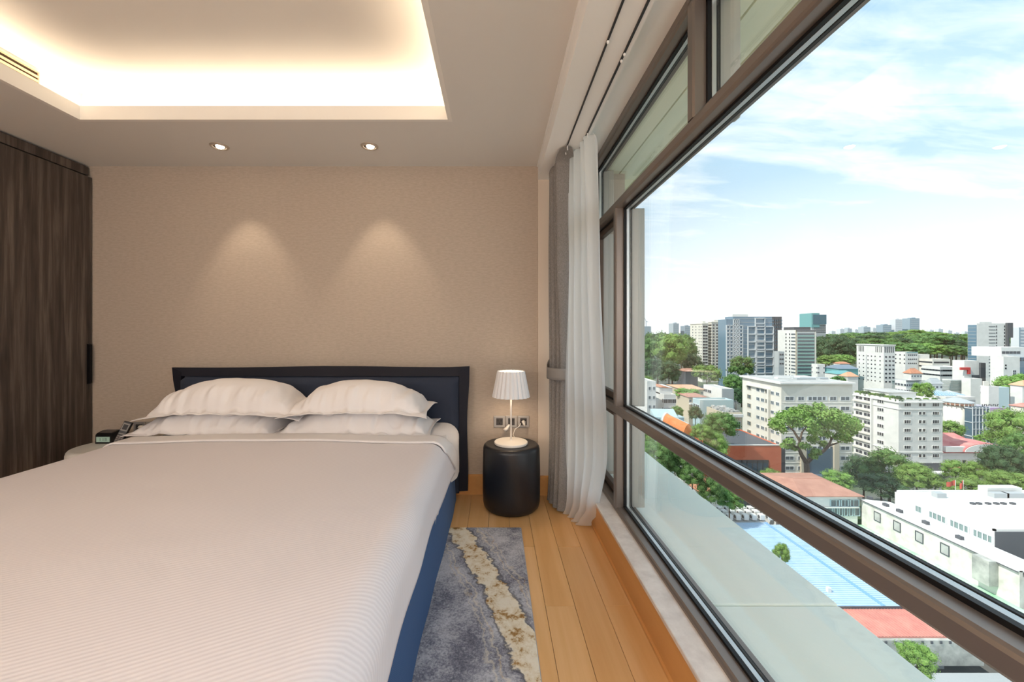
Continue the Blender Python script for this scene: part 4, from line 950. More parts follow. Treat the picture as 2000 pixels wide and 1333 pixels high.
# solar-like grey roof
b = bld('shed', 'long shed with grey-blue sloping roof left of the orange framed building', 1392, 1396, 1464, 143, 866, CG, parapet=0, depth=12)
MB().prism([(b.y0 - .6, b.z1), (b.y0 + 12, b.z1 + 2.9), (b.y0 + 12, b.z1 + 2.5), (b.y0 - .6, b.z1 - .3)], 0, b.x0 - .5, b.x1 + .5).build('sloping_roof', cm('slate_roof', (176, 188, 196), c2=(196, 206, 212), sc=.6), b.root)
for i in range(9): x = lerp(b.x0, b.x1, i / 8); MB().add([(x - .1, b.y0 - .6, b.z1 + .02), (x + .1, b.y0 - .6, b.z1 + .02), (x + .1, b.y0 + 12, b.z1 + 2.98), (x - .1, b.y0 + 12, b.z1 + 2.98)], [(0, 1, 2, 3)]).build('seam', CG, b.root)
# ---- orange framed building
b = bld('gallery', 'orange-red building with a big square frame round dark glazing, below the spreading tree', 1345, 1408, 1526, 125, 871, CORANGE, roof=CDG, parapet=.4)
MB().box(b.x0 - .1, b.x1 + .1, b.y0 - .1, b.y0 + .5, b.z1, b.z1 + .25).build('coping', CW, b.root)
g0, g1, gz = (1428 - VX) * 125 / F, (1500 - VX) * 125 / F, zpy(899, 125)
MB().box(g0, g1, b.y0 - .05, b.y0 + .02, ZG, gz).build('glazing', CGLASS, b.root)
for i in range(8): x = lerp(g0, g1, i / 7); MB().box(x - .12, x + .12, b.y0 - .14, b.y0, ZG, gz).build('mullion', CDG, b.root)
MB().box(g0, g1, b.y0 - .14, b.y0, gz - .9, gz).build('head_beam', CDG, b.root)
MB().box(b.x1, b.x1 + 1.5, b.y0 + .4, b.y0 + 15, ZG, b.z1 - 1.2).build('dark_flank', CDG, b.root)
# ---- mid right blocks
b = simple('office_building', 'white block with a grid of small square windows, behind the slotted white block', 1748, 1752, 1793, 340, 688, CW, depth=30, F_=(5, 3, (.25, .85)), w=1.0, h=1.0, single=False)
strip(b, 'F', .1, .95, b.z1 - .6, b.z1 + .1, .4, CTEAL, 'teal_edge'); MB().box(b.x1, b.x1 + 10, b.y0 + .5, b.y1, ZG, b.z1 - 2).build('annex', CC, b.root)
house('house', 'house with bright orange tiled hip roof behind the hotel terrace', 1765, 1800, 280, 730, 720, 14, CW, CTERRA, .25, win=4)
b = simple('apartment_block', 'low grey-white block with paired dark windows just behind the hotel terrace', 1748, 1752, 1796, 235, 744, CW, depth=14, F_=(6, 3), w=1.5, h=1.4, g=CWIND)
strip(b, 'F', 0, 1, b.z1 - .3, b.z1 + .2, 1.0, CDG, 'eaves')
house('house', 'small white gabled house with three windows and a bush before it', 1806, 1840, 225, 750, 739, 12, CW, CG, .12, win=3, gmat=CWIND)
simple('office_building', 'low white terrace block under the park trees, with a row of small openings', 1793, 1797, 1856, 330, 702, CC, depth=18, F_=(12, 2), w=1.3, h=1.2, single=False)
simple('office_building', 'low white block with dark strip windows in front of the terrace block', 1800, 1803, 1880, 290, 717, CW, depth=14, F_=(9, 2), w=2.6, h=1.0, single=False)
b = bld('office_building', 'bright white sloped block with a red framed doorway', 1860, 1862, 1912, 265, 705, CW, parapet=.3, depth=20)
rx0, rx1 = (1874 - VX) * 265 / F, (1893 - VX) * 265 / F; m = MB(); m.box(rx0, rx1, b.y0 - .8, b.y0, zpy(723, 265), zpy(718, 265)); m.box(rx1 - 1.5, rx1, b.y0 - .8, b.y0, zpy(731, 265), zpy(723, 265)); m.build('red_frame', cm('signal_red', (200, 82, 78)), b.root)
MB().box(b.x1 + .01, b.x1 + 3.2, b.y0 - 1, b.y0 + 2, ZG, zpy(709, 265)).build('dark_pier', CDG, b.root)
strip(b, 'F', .5, .98, zpy(742, 265), zpy(733, 265), .4, CDG, 'shopfront')
b = simple('office_building', 'white boxy block with green louvred stair, above the blue glass pyramids', 1840, 1842, 1878, 250, 742, CW, depth=14)
lx0, lx1 = (1868 - VX) * 215 / F, (1878 - VX) * 250 / F; m = MB()
for i in range(8): z = zpy(744 + i * 2.6, 250); m.box(lx0, lx1, b.y0 - .3, b.y0, z - .45, z)
m.build('louvres', CLOUV, b.root, kind='stuff')
b = simple('office_building', 'plain bright white block in front of the store, with two small windows at one end', 1878, 1880, 1918, 244, 740, CW, depth=16); wins(b, 'F', [.89], [zpy(757, 244), zpy(767, 244)], 1.3, 1.3, g=CWIND)
b = simple('office_building', 'white block with pale turquoise end wall, beside the dark glass grid building', 1915, 1917, 1951, 204, 755, CW, depth=22); MB().box(b.x1, b.x1 + 5.2, b.y0 + .0, b.y1, ZG, zpy(757, 204)).build('turquoise_wall', CLB, b.root)
MB().box(b.x0 + .5, b.x1 - 2, b.y0 + 3, b.y1 - 1, b.z1 - .3, b.z1 + 2.2).build('roof_storey', CC, b.root)
b = house('house', 'white three-storey house with wide orange hip roof, at the right edge', 1973, 2030, 202, 754, 743, 16, CW, cm('orange_tiles2', (212, 166, 134)), .4)
wins(b, 'F', [.24], [zpy(767, 202), zpy(778, 202), zpy(789, 202)], 2.4, 1.2, g=CWIND)
house('house', 'house with pale red tiled roof at the right edge below the orange one', 1974, 2030, 182, 795, 788, 14, CC, cm('pink_tiles', (214, 140, 128)), .2)
house('house', 'row of small orange tiled roofs below the low bright park trees', 1628, 1660, 380, 711, 707, 14, CW, CTERRA, .2)
house('market_hall', 'long market hall with grey-blue metal roof left of the slotted white block', 1610, 1676, 340, 721, 713, 22, CTEAL, cm('slate_blue', (128, 142, 156)), .06, cat='building')
house('market_hall', 'low hall with teal metal roof in front of the grey-blue one', 1610, 1668, 310, 731, 724, 16, CW, CTEAL, .08, cat='building')
house('house', 'house with pale orange hip roof at the foot of the slotted white block', 1640, 1676, 285, 736, 727, 14, CW, cm('orange_tiles3', (208, 160, 130)), .3)
b = simple('office_building', 'small plain white building right of the office with green bands', 1585, 1588, 1611, 300, 712, CW, depth=14, F_=(2, 2), w=1.2, h=1.2, g=CWIND)
# blue glass pyramids on a white flat building
b = simple('market_hall', 'white flat building carrying two blue glass pyramid skylights', 1800, 1806, 1905, 212, 776, CW, depth=26)
for i, (pa, pb, lab) in enumerate(((1824, 1868, 0), (1858, 1892, 1))):
    x0, x1 = (pa - VX) * 219 / F, (pb - VX) * 219 / F; y0, y1 = 219 + i * 1, 219 + i + (x1 - x0); zt = zpy(761 + i * 3, 223); zb = b.z1 - .4
    q = MB().add([(x0, y0, zb), (x1, y0, zb), (x1, y1, zb), (x0, y1, zb), ((x0 + x1) / 2, (y0 + y1) / 2, zt)], [(0, 1, 4), (1, 2, 4), (2, 3, 4), (3, 0, 4)]).build('skylight', mat('skylight_glass', srgb(128, 166, 190), .15, spec=.7), b.root)
    ap = ((x0 + x1) / 2, (y0 + y1) / 2, zt + .05); m = MB()
    for k in range(7): m.tube([(lerp(x0, x1, k / 6), y0, zb), ap], .09, 4)
    for k in range(1, 6): m.tube([(x0, lerp(y1, y0, k / 6), zb), ap], .09, 4)
    m.build('glazing_bar', CFRAME, q, kind='stuff')
strip(b, 'F', .45, .98, zpy(795, 212), zpy(781, 212), .3, CG, 'grey_band')
# round cream tower with a ribbed red cornice
TWX, TWY = (1869 - VX) * 196 / F, 196; tw = thing('round_tower', 'round cream tower with flat conical cap and ribbed brown cornice', 'building', (TWX, TWY, ZG))
zt = zpy(790, 196)
MB().lathe([(4.5, 0), (4.5, zt - ZG)], TWX, TWY, ZG, 28).build('wall', CC, tw, smooth=True)
MB().lathe([(4.7, 0), (5.5, .6), (5.5, 1.3), (4.2, 1.5)], TWX, TWY, zt - .3, 28).build('cornice', CBROWN, tw, angle=30)
MB().lathe([(5.8, 0), (5.8, .3), (1.2, 2.0), (0, 2.1)], TWX, TWY, zt + 1.1, 28).build('cap', CG, tw, angle=30)
for k in range(12): a = math.pi * (1.02 + k / 11 * .96); MB().box(TWX + 5.5 * math.cos(a) - .14, TWX + 5.5 * math.cos(a) + .14, TWY + 5.5 * math.sin(a) - .14, TWY + 5.5 * math.sin(a) + .14, zt - .2, zt + 1.0).build('rib', CC, tw)
m = MB(); 
for z in (zt - 4, zt - 8, zt - 12): m.box(TWX - .2, TWX + 1.6, TWY - 4.7, TWY - 4.2, z - 1.2, z + 1.2)
m.build('tower_windows', CWIND, tw)
# dark glass grid building with purple wall
b = bld('office_building', 'dark glass building with white grid, beside a purple painted wall', 1884, 1899, 1932, 188, 796, CGLASS, parapet=.5)
for k in range(6): x = lerp(b.x0, b.x1, k / 5); MB().box(x - .1, x + .1, b.y0 - .25, b.y0, ZG, b.z1).build('grid_bar', CFRAME, b.root)
for k in range(9): z = b.z1 - .4 - 3.2 * k; MB().box(b.x0 - .2, b.x1, b.y0 - .2, b.y0, z - .1, z + .1).build('grid_bar', CFRAME, b.root)
for k in range(5): z = b.z1 - .6 - 6.4 * k; MB().box(b.x0 - .25, b.x0, b.y0, b.y1, z - .16, z + .16).build('side_bar', CFRAME, b.root)
MB().box(b.x1, b.x1 + 8, b.y0 + 2, b.y0 + 12, ZG, b.z1 - .6).build('grey_wing', cm('lilac_grey', (172, 168, 178)), b.root)
px0 = b.x1 + 2; m = MB(); m.box(px0, px0 + 9, b.y0 + 1.7, b.y0 + 2, b.z1 - 4.2, b.z1 - .5); m.build('purple_panel', CPURPLE, b.root)
m = MB(); x = b.x1 - 1
for k in range(8): m.box(x, x + .35, b.y0 + 1.9, b.y0 + 2.0, b.z1 + .1, b.z1 + 1.1); m.box(x + .35, x + .7, b.y0 + 1.9, b.y0 + 2, b.z1 + (.75 if k % 2 else .1), b.z1 + (1.1 if k % 2 else .45)); x += 1.0
m.build('roof_letters', CDG, b.root, kind='stuff')
for k in range(2): MB().lathe([(1.0, 0), (1.0, 1.2), (.8, 1.5), (0, 1.6)], lerp(b.x0, b.x1, .25 + .4 * k), b.y0 + 4, b.z1 - .4, 14).build('roof_tank', CW, b.root, angle=40)
# ---- red roofed villa
b = house('villa', 'white villa with faded red hip roofs and green shop window, right of the hotel', 1836, 1938, 158.6, 884, 846, -20, CW, CRED, .18, over=.7)
b.y0 = 158.6
MB().box(b.x0 + 1, b.x0 + 9, b.y0 - 1.2, b.y0, zpy(882, 158.6), zpy(872, 158.6)).build('dormer', CW, b.root)
m = MB(); xg = (1926 - VX) * 156.6 / F
pts = [(xg - 8 * math.cos(math.pi * i / 10), zpy(884, 156.6) + 3.0 * math.sin(math.pi * i / 10)) for i in range(11)]
m.prism(pts, 1, 156.6, 158.8); m.build('curved_gable', CW, b.root); m = MB().prism([(p[0], p[1] + .3) for p in pts] + [(p[0], p[1] - .0) for p in reversed(pts)], 1, 156.8, 165).build('gable_roof', CRED, b.root)
wins(b, 'F', [.24, .46], [zpy(903, 158.6)], 1.6, 1.6, f=CB, g=CWIND, split=1); wins(b, 'F', [.79], [zpy(902, 158.6)], 3.6, 2.0, g=mat('green_shop', srgb(110, 164, 120), .2), split=3)
strip(b, 'F', .0, .86, zpy(914.5, 158.6), zpy(912.5, 158.6), 1.6, CTERRA, 'awning'); strip(b, 'F', 0, 1, zpy(888, 158.6), zpy(885, 158.6), .5, CW, 'cornice')
# ---- brown roofed house near the window rail
b = house('house', 'white house with broad faded brown hip roof, just above the window rail', 1490, 1675, 92.5, 968, 935, 15, CW, CBROWN, .22, over=.8)
wins(b, 'F', us(3, .60, .92), [zpy(983, 92.5)], 2.6, 1.6, f=CLB, g=CWIN); wins(b, 'F', us(6, .5, .97), [zpy(1000, 92.5)], 1.7, 2.0, f=CLB, g=CWIN, split=1)
strip(b, 'F', .0, 1.0, zpy(992, 92.5), zpy(990, 92.5), .4, CW, 'string_course')
# ---- long white shed with shuttered windows
XW, DW = 82.6, 37.6
zt, zb = CZ - DW, ZG
lw = thing('warehouse', 'long weathered white warehouse wall with four shuttered windows, below the white flat roof', 'building', (XW, 78, ZG))
Ya, Yb = 64.5, 92.3
MB().box(XW, XW + .5, Ya, Yb, zb, zt).build('wall', CSTAIN, lw)
MB().box(XW + .5, 89, Ya, Yb, zb, zt - 1.1).build('core', CSTAIN, lw)
MB().add([(XW - .35, Ya, zt), (XW - .35, Yb, zt), (89, Yb, zt - .7), (89, Ya, zt - .7), (XW - .35, Ya, zt - .18), (XW - .35, Yb, zt - .18), (89, Yb, zt - 1.0), (89, Ya, zt - 1.0)], [(0, 3, 2, 1), (4, 5, 6, 7), (0, 1, 5, 4), (1, 2, 6, 5), (2, 3, 7, 6), (3, 0, 4, 7)]).build('roof', CW, lw)
MB().box(XW - .4, XW - .25, Ya, Yb, zt - .28, zt - .12).build('gutter', CDG, lw)
fb = Bd(); fb.x0, fb.y0, fb.y1, fb.root = XW, Ya, Yb, lw
for px in (1714, 1752.5, 1796, 1846):
    y = XW * F / (px - VX); z = CZ - XW * .4835
    wins(fb, 'S', [(Yb - y) / (Yb - Ya)], [z], 1.5, 2.0, f=CDG, g=CROOF, split=1)
for px in (1699, 1730, 1757, 1808, 1874):
    y = 85 * F / (px - VX); MB().box(84.6, 85.3, y - .5, y + .4, zt - .35, zt + .3).build('roof_vent', CDG, lw)
MB().box(XW - 1.6, XW, 67.2, 69.6, zt - 4.2, zt - .1).build('stair_box', CCONC, lw)
wins(fb, 'S', [(Yb - 66.0) / (Yb - Ya)], [zt - 7.6], 3.6, 1.6, g=CWIN, split=4)
# green yard roof with a row of air conditioners along it
gy = thing('yard_roof', 'flat green painted roof strip along the foot of the white warehouse wall', 'roof', (78, 78, CZ - 43.5))
MB().box(74, XW, 58, 92.2, CZ - 44.2, CZ - 43.4).build('deck', cm('green_paint', (150, 206, 162), c2=(196, 216, 200), sc=.35), gy); MB().box(73.8, 74, 58, 92.2, CZ - 44.2, CZ - 43.0).build('kerb', CW, gy)
def aircon(x, y, z, label, grp, s=1.0):
    t = thing('air_conditioner', label, 'air conditioner', (x, y, z), grp)
    MB().bevbox(x - .45 * s, x + .45 * s, y - .55 * s, y + .55 * s, z, z + 1.0 * s, .04).build('case', CW, t)
    MB().lathe([(.0, 0), (.34 * s, .0), (.34 * s, .03), (0, .03)], 0, 0, 0, 14, close=False)
    m = MB(); m.prism([(y + .34 * s * math.cos(a_), z + .5 * s + .34 * s * math.sin(a_)) for a_ in [2 * math.pi * k / 14 for k in range(14)]], 0, x - .48 * s, x - .44 * s); m.build('fan_grille', CDG, t)
for px in (1694, 1711, 1729, 1748, 1769, 1792, 1816):
    x = 79.6; aircon(x, x * F / (px - VX), CZ - 43.4, 'white air conditioner in the row along the green roof strip', 'air conditioners along the green roof')
# white flat-roofed building with window strips
XB = 89.0; DB = .3955 * XB
fbm = thing('market_hall', 'white flat-roofed building with four strips of windows, right of the long warehouse', 'building', (XB + 15, 82, ZG))
MB().box(XB, XB + 40, 73, 91.2, ZG, CZ - DB - .35).build('wall', CW, fbm)
m = MB()
for q in ((XB, XB + .35, 73, 91.2), (XB, XB + 40, 73, 73.35), (XB, XB + 40, 90.85, 91.2)): m.box(*q, CZ - DB - .35, CZ - DB)
m.build('parapet', CW, fbm); MB().box(XB + .35, XB + 40, 73.35, 90.85, CZ - DB - .35, CZ - DB - .28).build('roof', CW, fbm)
fb = Bd(); fb.x0, fb.y0, fb.y1, fb.root = XB, 73, 91.2, fbm
for px, w_, sp in ((1794.5, 1.3, 2), (1831.5, 3.4, 4), (1874, 3.4, 4), (1920, 3.2, 4)):
    y = XB * F / (px - VX); wins(fb, 'S', [(91.2 - y) / 18.2], [CZ - XB * .4185], w_, 1.35, f=CFRAME, g=CLOUV, split=sp)
MB().box(XB + .02, XB + 40, 72.93, 73, ZG, CZ - DB - .4).build('grey_gable', CDG, fbm)
m = MB()
for x in (95.6, 96.4): m.tube([(x, 72.8, CZ - DB - 8), (x, 72.8, CZ - DB + .5)], .05, 5)
for i in range(18): m.tube([(95.6, 72.8, CZ - DB - 8 + i * .45), (96.4, 72.8, CZ - DB - 8 + i * .45)], .035, 4)
m.build('ladder', CFRAME, fbm)
for px in (1900, 1912, 1930, 1946, 1960, 1978): x = (px - VX) * 84 / F; MB().box(x, x + .7, 84, 84.6, CZ - DB - .28, CZ - DB + .1).build('roof_hatch', CDG, fbm)
for px, w_, py in ((1820, 2.0, 966), (1930, 3.2, 968), (1955, 4.0, 975)): x = (px - VX) * 88.5 / F; MB().box(x, x + w_, 87.4, 88.6, CZ - DB - .28, CZ - DB + .7).build('roof_unit', CG, fbm)
MB().box((1918 - VX) * 90 / F, (1985 - VX) * 90 / F, 89, 90.8, CZ - DB - .3, CZ - DB + 1.3).build('roof_room', CW, fbm)
for px, lab in ((1866, 'red flag hanging on a white pole beyond the white flat roof, the broader one'), (1881.5, 'red flag on a white pole beyond the white flat roof, the narrower one')):
    Yf = 96; p = P(px, 962, Yf); fz = P(px, 938, Yf).z; t = thing('flag', lab, 'flag', (p.x, Yf, ZG))
    MB().tube([(p.x, Yf, ZG), (p.x, Yf, fz)], .07, 6).build('pole', CW, t)
    w_ = 2.0 if px < 1870 else .75
    MB().grid(10, 6, lambda u, v: (p.x - w_ * u, Yf + .15 * math.sin(u * 7), fz - .1 - (1.0 + (.25 if px < 1870 else .6)) * v - .5 * u * (1 - .4 * v) * (.9 if px < 1870 else 1.6))).build('cloth', cm('flag_red', (214, 104, 88)), t, smooth=True)
# ---- blue corrugated roof, red roof, concrete parapet and white roofs below the ledge
def corrugated(mb, x0, x1, y0, y1, z, pitch, amp, slope=0.):
    n = int((y1 - y0) / pitch) * 2
    for i in range(n):
        ya, yb = lerp(y0, y1, i / n), lerp(y0, y1, (i + 1) / n); up = amp if i % 2 else 0
        mb.box(x0, x1, ya, yb, z - .3, z + up)
DBL = 45.0; BY0, BY1 = DBL * F / (1186 - VY), DBL * F / (1022 - VY)
bl = thing('hangar_roof', 'big pale blue corrugated metal roof seen below the ledge', 'roof', (62, (BY0 + BY1) / 2, CZ - DBL))
BLUER = cm('blue_sheet', (168, 194, 218), c2=(180, 204, 224), sc=.3)
m = MB(); corrugated(m, 48, 63.5, BY0, BY1, CZ - DBL, .55, .08); m.build('sheeting', BLUER, bl, kind='stuff')
m = MB(); corrugated(m, 63.9, 73.5, BY0, BY1, CZ - DBL - .5, .55, .08); m.build('lower_sheeting', BLUER, bl, kind='stuff')
MB().box(63.4, 64.0, BY0, BY1, CZ - DBL - .3, CZ - DBL + .16).build('valley', cm('valley_blue', (126, 166, 206)), bl)  # valley strip in a deeper blue than the sheeting
MB().box(48, 73.5, BY0 + .0, BY1, ZG, CZ - DBL - .6).build('wall', CG, bl)
MB().box(57.4, 58.0, 70.6, 71.1, CZ - DBL, CZ - DBL + .8).build('flue', CW, bl)
rr_ = thing('tin_roof', 'faded red metal roof next to the blue roof, below the ledge', 'roof', (60, 64, CZ - DBL))
y0r = DBL * F / (1241 - VY)
m = MB(); m.box(48, 72, y0r, BY0 - .15, CZ - DBL - .5, CZ - DBL - .25)
for i in range(48): x = 48 + i * .5; m.box(x, x + .1, y0r, BY0 - .15, CZ - DBL - .3, CZ - DBL - .18)
m.build('sheeting', cm('faded_red', (196, 128, 118), c2=(210, 148, 134), sc=.4), rr_, kind='stuff')
MB().box(48, 72, BY0 - .18, BY0 - .05, CZ - DBL - .4, CZ - DBL + .15).build('ridge_flashing', CDG, rr_)
cw = thing('parapet_wall', 'weathered concrete wall at the foot of the faded red roof', 'wall', (60, y0r - .4, CZ - DBL - 2))
MB().box(48, 72, y0r - .5, y0r - .02, CZ - DBL - 4.2, CZ - DBL - .45).build('wall', CCONC, cw)
for i in range(9): x = 56 + i * 1.35; MB().box(x, x + .3, y0r - .62, y0r - .5, CZ - DBL - .9, CZ - DBL - .5).build('bracket', CDG, cw)
wr = thing('shed', 'white ribbed metal shed roof at the bottom right corner below the ledge', 'building', (62, 50, ZG))
MB().box(50, 74, 42, y0r - 1.6, ZG, CZ - DBL - 4.3).build('wall', CG, wr)
MB().add([(56, 42, CZ - DBL - 3.2), (75, 42, CZ - DBL - 3.2), (75, 54.6, CZ - DBL - 3.2), (56, 54.6, CZ - DBL - 3.2), (56, 42, CZ - DBL - 3.5), (75, 42, CZ - DBL - 3.5), (75, 54.6, CZ - DBL - 3.5), (56, 54.6, CZ - DBL - 3.5)], [(0, 1, 2, 3), (7, 6, 5, 4), (0, 4, 5, 1), (1, 5, 6, 2), (2, 6, 7, 3), (3, 7, 4, 0)]).build('roof', CW, wr)
for i in range(16): y = 42.5 + i * .8; MB().box(56, 75, y, y + .1, CZ - DBL - 3.2, CZ - DBL - 3.1).build('roof_rib', CFRAME, wr)
MB().box(54, 75, 54.6, 56.5, CZ - DBL - 3.9, CZ - DBL - 3.5).build('teal_gutter', cm('pale_teal', (168, 206, 200)), wr)
# rooftop plant yard behind the blue roof
for i in range(24):
    x = 54 + (i % 8) * 1.9; y = BY1 + 1.3 + (i // 8) * 2.1
    aircon(x, y, CZ - DBL + .3, 'white air conditioner in the plant yard behind the blue metal roof', 'air conditioners behind the blue roof', 1.2)
bb_ = bld('plant_block', 'low grey block carrying the crowded air conditioners behind the blue metal roof', 1404, 1406, 1500, BY1 + .3, 1021.0, CG, parapet=0, depth=7)
b = bld('townhouse', 'pale white house front behind the trees under the window rail', 1404, 1406, 1470, 110, 1001, CG, parapet=.5, depth=8); wins(b, 'F', us(5), [b.z1 - 2.5, b.z1 - 5.4], 1.2, 1.5, g=CWIND)
house('house', 'terracotta roofed house seen through the trees beside the ledge', 1330, 1420, 106, 962, 935, 14, CW, CTERRA, .15)
# ---- far skyline
rs = random.Random(11)
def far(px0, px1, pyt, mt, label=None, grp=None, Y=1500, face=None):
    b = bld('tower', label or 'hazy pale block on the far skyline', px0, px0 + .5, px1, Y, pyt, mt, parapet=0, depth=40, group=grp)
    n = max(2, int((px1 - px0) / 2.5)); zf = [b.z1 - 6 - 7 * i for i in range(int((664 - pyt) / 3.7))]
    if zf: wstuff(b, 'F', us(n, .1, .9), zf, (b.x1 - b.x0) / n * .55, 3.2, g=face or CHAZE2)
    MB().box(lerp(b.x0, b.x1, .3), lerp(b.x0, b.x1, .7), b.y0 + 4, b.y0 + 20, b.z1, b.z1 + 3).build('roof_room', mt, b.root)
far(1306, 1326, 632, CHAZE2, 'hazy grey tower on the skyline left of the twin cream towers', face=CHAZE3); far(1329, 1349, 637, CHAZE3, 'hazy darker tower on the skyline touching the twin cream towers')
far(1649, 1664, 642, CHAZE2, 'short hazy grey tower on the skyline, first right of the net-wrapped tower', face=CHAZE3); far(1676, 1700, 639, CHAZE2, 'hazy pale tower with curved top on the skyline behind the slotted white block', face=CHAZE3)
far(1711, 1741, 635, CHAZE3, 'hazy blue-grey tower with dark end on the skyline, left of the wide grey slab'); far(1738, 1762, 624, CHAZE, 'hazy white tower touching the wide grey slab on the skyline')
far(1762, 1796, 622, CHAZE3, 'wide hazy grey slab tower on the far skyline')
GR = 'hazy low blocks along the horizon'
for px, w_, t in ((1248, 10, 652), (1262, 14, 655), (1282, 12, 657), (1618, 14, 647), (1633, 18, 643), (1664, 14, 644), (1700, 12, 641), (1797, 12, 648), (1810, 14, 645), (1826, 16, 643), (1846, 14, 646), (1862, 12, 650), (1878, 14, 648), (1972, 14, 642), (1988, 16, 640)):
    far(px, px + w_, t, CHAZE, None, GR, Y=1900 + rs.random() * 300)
cr = thing('crane', 'hazy tower crane over a building site on the skyline beside the mullion', 'crane', P(1262, 655, 1300))
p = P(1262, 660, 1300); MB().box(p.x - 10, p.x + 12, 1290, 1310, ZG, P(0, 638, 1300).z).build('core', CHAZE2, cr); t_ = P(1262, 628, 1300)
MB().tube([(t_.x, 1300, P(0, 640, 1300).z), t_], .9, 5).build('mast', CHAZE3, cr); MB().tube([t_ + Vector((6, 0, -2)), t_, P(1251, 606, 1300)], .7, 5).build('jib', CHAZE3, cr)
# ================================================================== trees
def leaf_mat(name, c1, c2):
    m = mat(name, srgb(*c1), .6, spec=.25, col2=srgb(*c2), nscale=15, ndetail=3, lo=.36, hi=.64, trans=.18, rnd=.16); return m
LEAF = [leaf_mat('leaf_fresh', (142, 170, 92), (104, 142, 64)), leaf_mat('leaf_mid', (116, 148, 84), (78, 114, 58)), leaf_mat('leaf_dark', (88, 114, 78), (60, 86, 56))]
BARK = cm('bark', (112, 98, 86), c2=(84, 72, 62), sc=2.)
CROWN = {}
def crown_mesh(kind, mi, variant, nleaf):
    k = (kind, mi, variant, nleaf)
    if k in CROWN: return CROWN[k]
    r = random.Random(hash((kind, variant)) % 9973 if False else variant * 31 + {'round': 1, 'flat': 2}[kind]); mb = MB(); lobes = []
    nl = 22 if kind == 'round' else 22
    for i in range(nl):
        if kind == 'round':
            zz = -.26 + .60 * ((i + .5) / nl) ** .9; a = i * 2.399 + r.random() * .5; rad = math.sqrt(max(0, .36 ** 2 - (zz - .0) ** 2)) * (.72 + .4 * r.random())
            lobes.append((Vector((rad * math.cos(a), rad * math.sin(a), zz)), .13 + .08 * r.random()))
        else:
            a = r.random() * 6.283; rad = math.sqrt(r.random()) * .36; zz = (r.random() - .35) * .26 + .22 * (1 - (rad / .36) ** 2)
            lobes.append((Vector((rad * math.cos(a), rad * math.sin(a), zz)), .13 + .08 * r.random()))
    for c, s_ in lobes:
        bm = bmesh.new(); bmesh.ops.create_icosphere(bm, subdivisions=1, radius=s_ * .74)
        for v in bm.verts: v.co *= 1 + .25 * noise.noise(v.co * 9 + c * 7); v.co.z *= .8; v.co += c
        mb.bm(bm)
    sz = 1.15 / math.sqrt(nleaf)
    for i in range(nleaf):
        c, s_ = lobes[i % nl]; d = Vector((r.gauss(0, 1), r.gauss(0, 1), r.gauss(.35, .9))).normalized()
        p = c + Vector((d.x, d.y, d.z * .8)) * s_ * (.74 + .42 * r.random()); n = (d + Vector((r.gauss(0, .5), r.gauss(0, .5), r.gauss(.2, .5)))).normalized()
        a = n.cross(Vector((0, 0, 1)) if abs(n.z) < .9 else Vector((1, 0, 0))).normalized(); b2_ = n.cross(a); q = r.random() * 3; ca, sa = math.cos(q), math.sin(q)
        e1, e2 = (a * ca + b2_ * sa) * sz * (.7 + .7 * r.random()), (b2_ * ca - a * sa) * sz * (.5 + .5 * r.random())
        mb.add([p - e1, p - e2 * .8, p + e1, p + e2 * .8], [(0, 1, 2, 3)])
    o = mb.build('crown', LEAF[mi], fix=False); me = o.data; bpy.data.objects.remove(o); CROWN[k] = me; return me
def tree(px, py, w, h, Y, mi=1, kind='round', label='', group=None, near=False, name='tree'):
    c = P(px, py, Y); sw, sh_ = w * Y / F, h * Y / F
    t = thing(name, label, 'tree', (c.x, Y, ZG), group)
    o = bpy.data.objects.new('crown', crown_mesh(kind, mi, tree.n % 3, 5200 if near else 1700)); tree.n += 1; COL.objects.link(o); o.parent = t
    o.location = (0, 0, c.z - ZG); o.rotation_euler = (0, 0, tree.n * 2.4)
    o.scale = (sw * 1.06, sw * 1.0, sh_ * ((1.28 if near else 1.08) if kind == 'round' else 1.55))
    rt = max(.18, min(.9, sw * .022))
    MB().tube([(c.x, Y, ZG), (c.x + .02 * sw, Y, lerp(ZG, c.z, .6)), (c.x, Y, c.z)], [rt * 1.4, rt, rt * .5], 7).build('trunk', BARK, t, smooth=True)
    return t
tree.n = 0
T = tree
WL = iter(('tall against the mullion', 'second tall from mullion', 'big bright middle one', 'tall touching first tower', 'far, nearest the towers', 'far, beside the mullion', 'low above white block', 'low above orange hall', 'dark over tiled hall'))
FL = 'tall trees of the wooded block beside the twin cream towers'
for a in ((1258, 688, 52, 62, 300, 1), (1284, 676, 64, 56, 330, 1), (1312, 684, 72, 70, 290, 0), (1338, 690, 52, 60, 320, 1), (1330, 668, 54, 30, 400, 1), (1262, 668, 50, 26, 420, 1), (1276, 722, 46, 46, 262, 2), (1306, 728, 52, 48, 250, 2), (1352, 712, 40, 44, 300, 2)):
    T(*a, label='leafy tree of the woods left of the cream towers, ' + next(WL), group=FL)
T(1380, 730, 56, 36, 262, 0, label='bright rounded tree in front of the twin cream towers'); T(1449, 717, 50, 44, 300, 1, label='dense tree in front of the blue glass tower'); T(1432, 750, 40, 40, 232, 1, label='tree against the left end of the cream office block')
T(1437, 775, 26, 36, 222, 2, label='narrow dark tree squeezed beside the cream office block'); T(1342, 768, 52, 18, 207, 0, label='low bushy tree in front of the orange roofed hall'); T(1262, 748, 34, 30, 240, 0, label='low tree above the blank white block')
T(1322, 806, 26, 26, 148, 1, label='small tree below the brown roofed villa'); T(1358, 808, 30, 30, 143, 2, label='small dark olive tree left of the long pale hall')
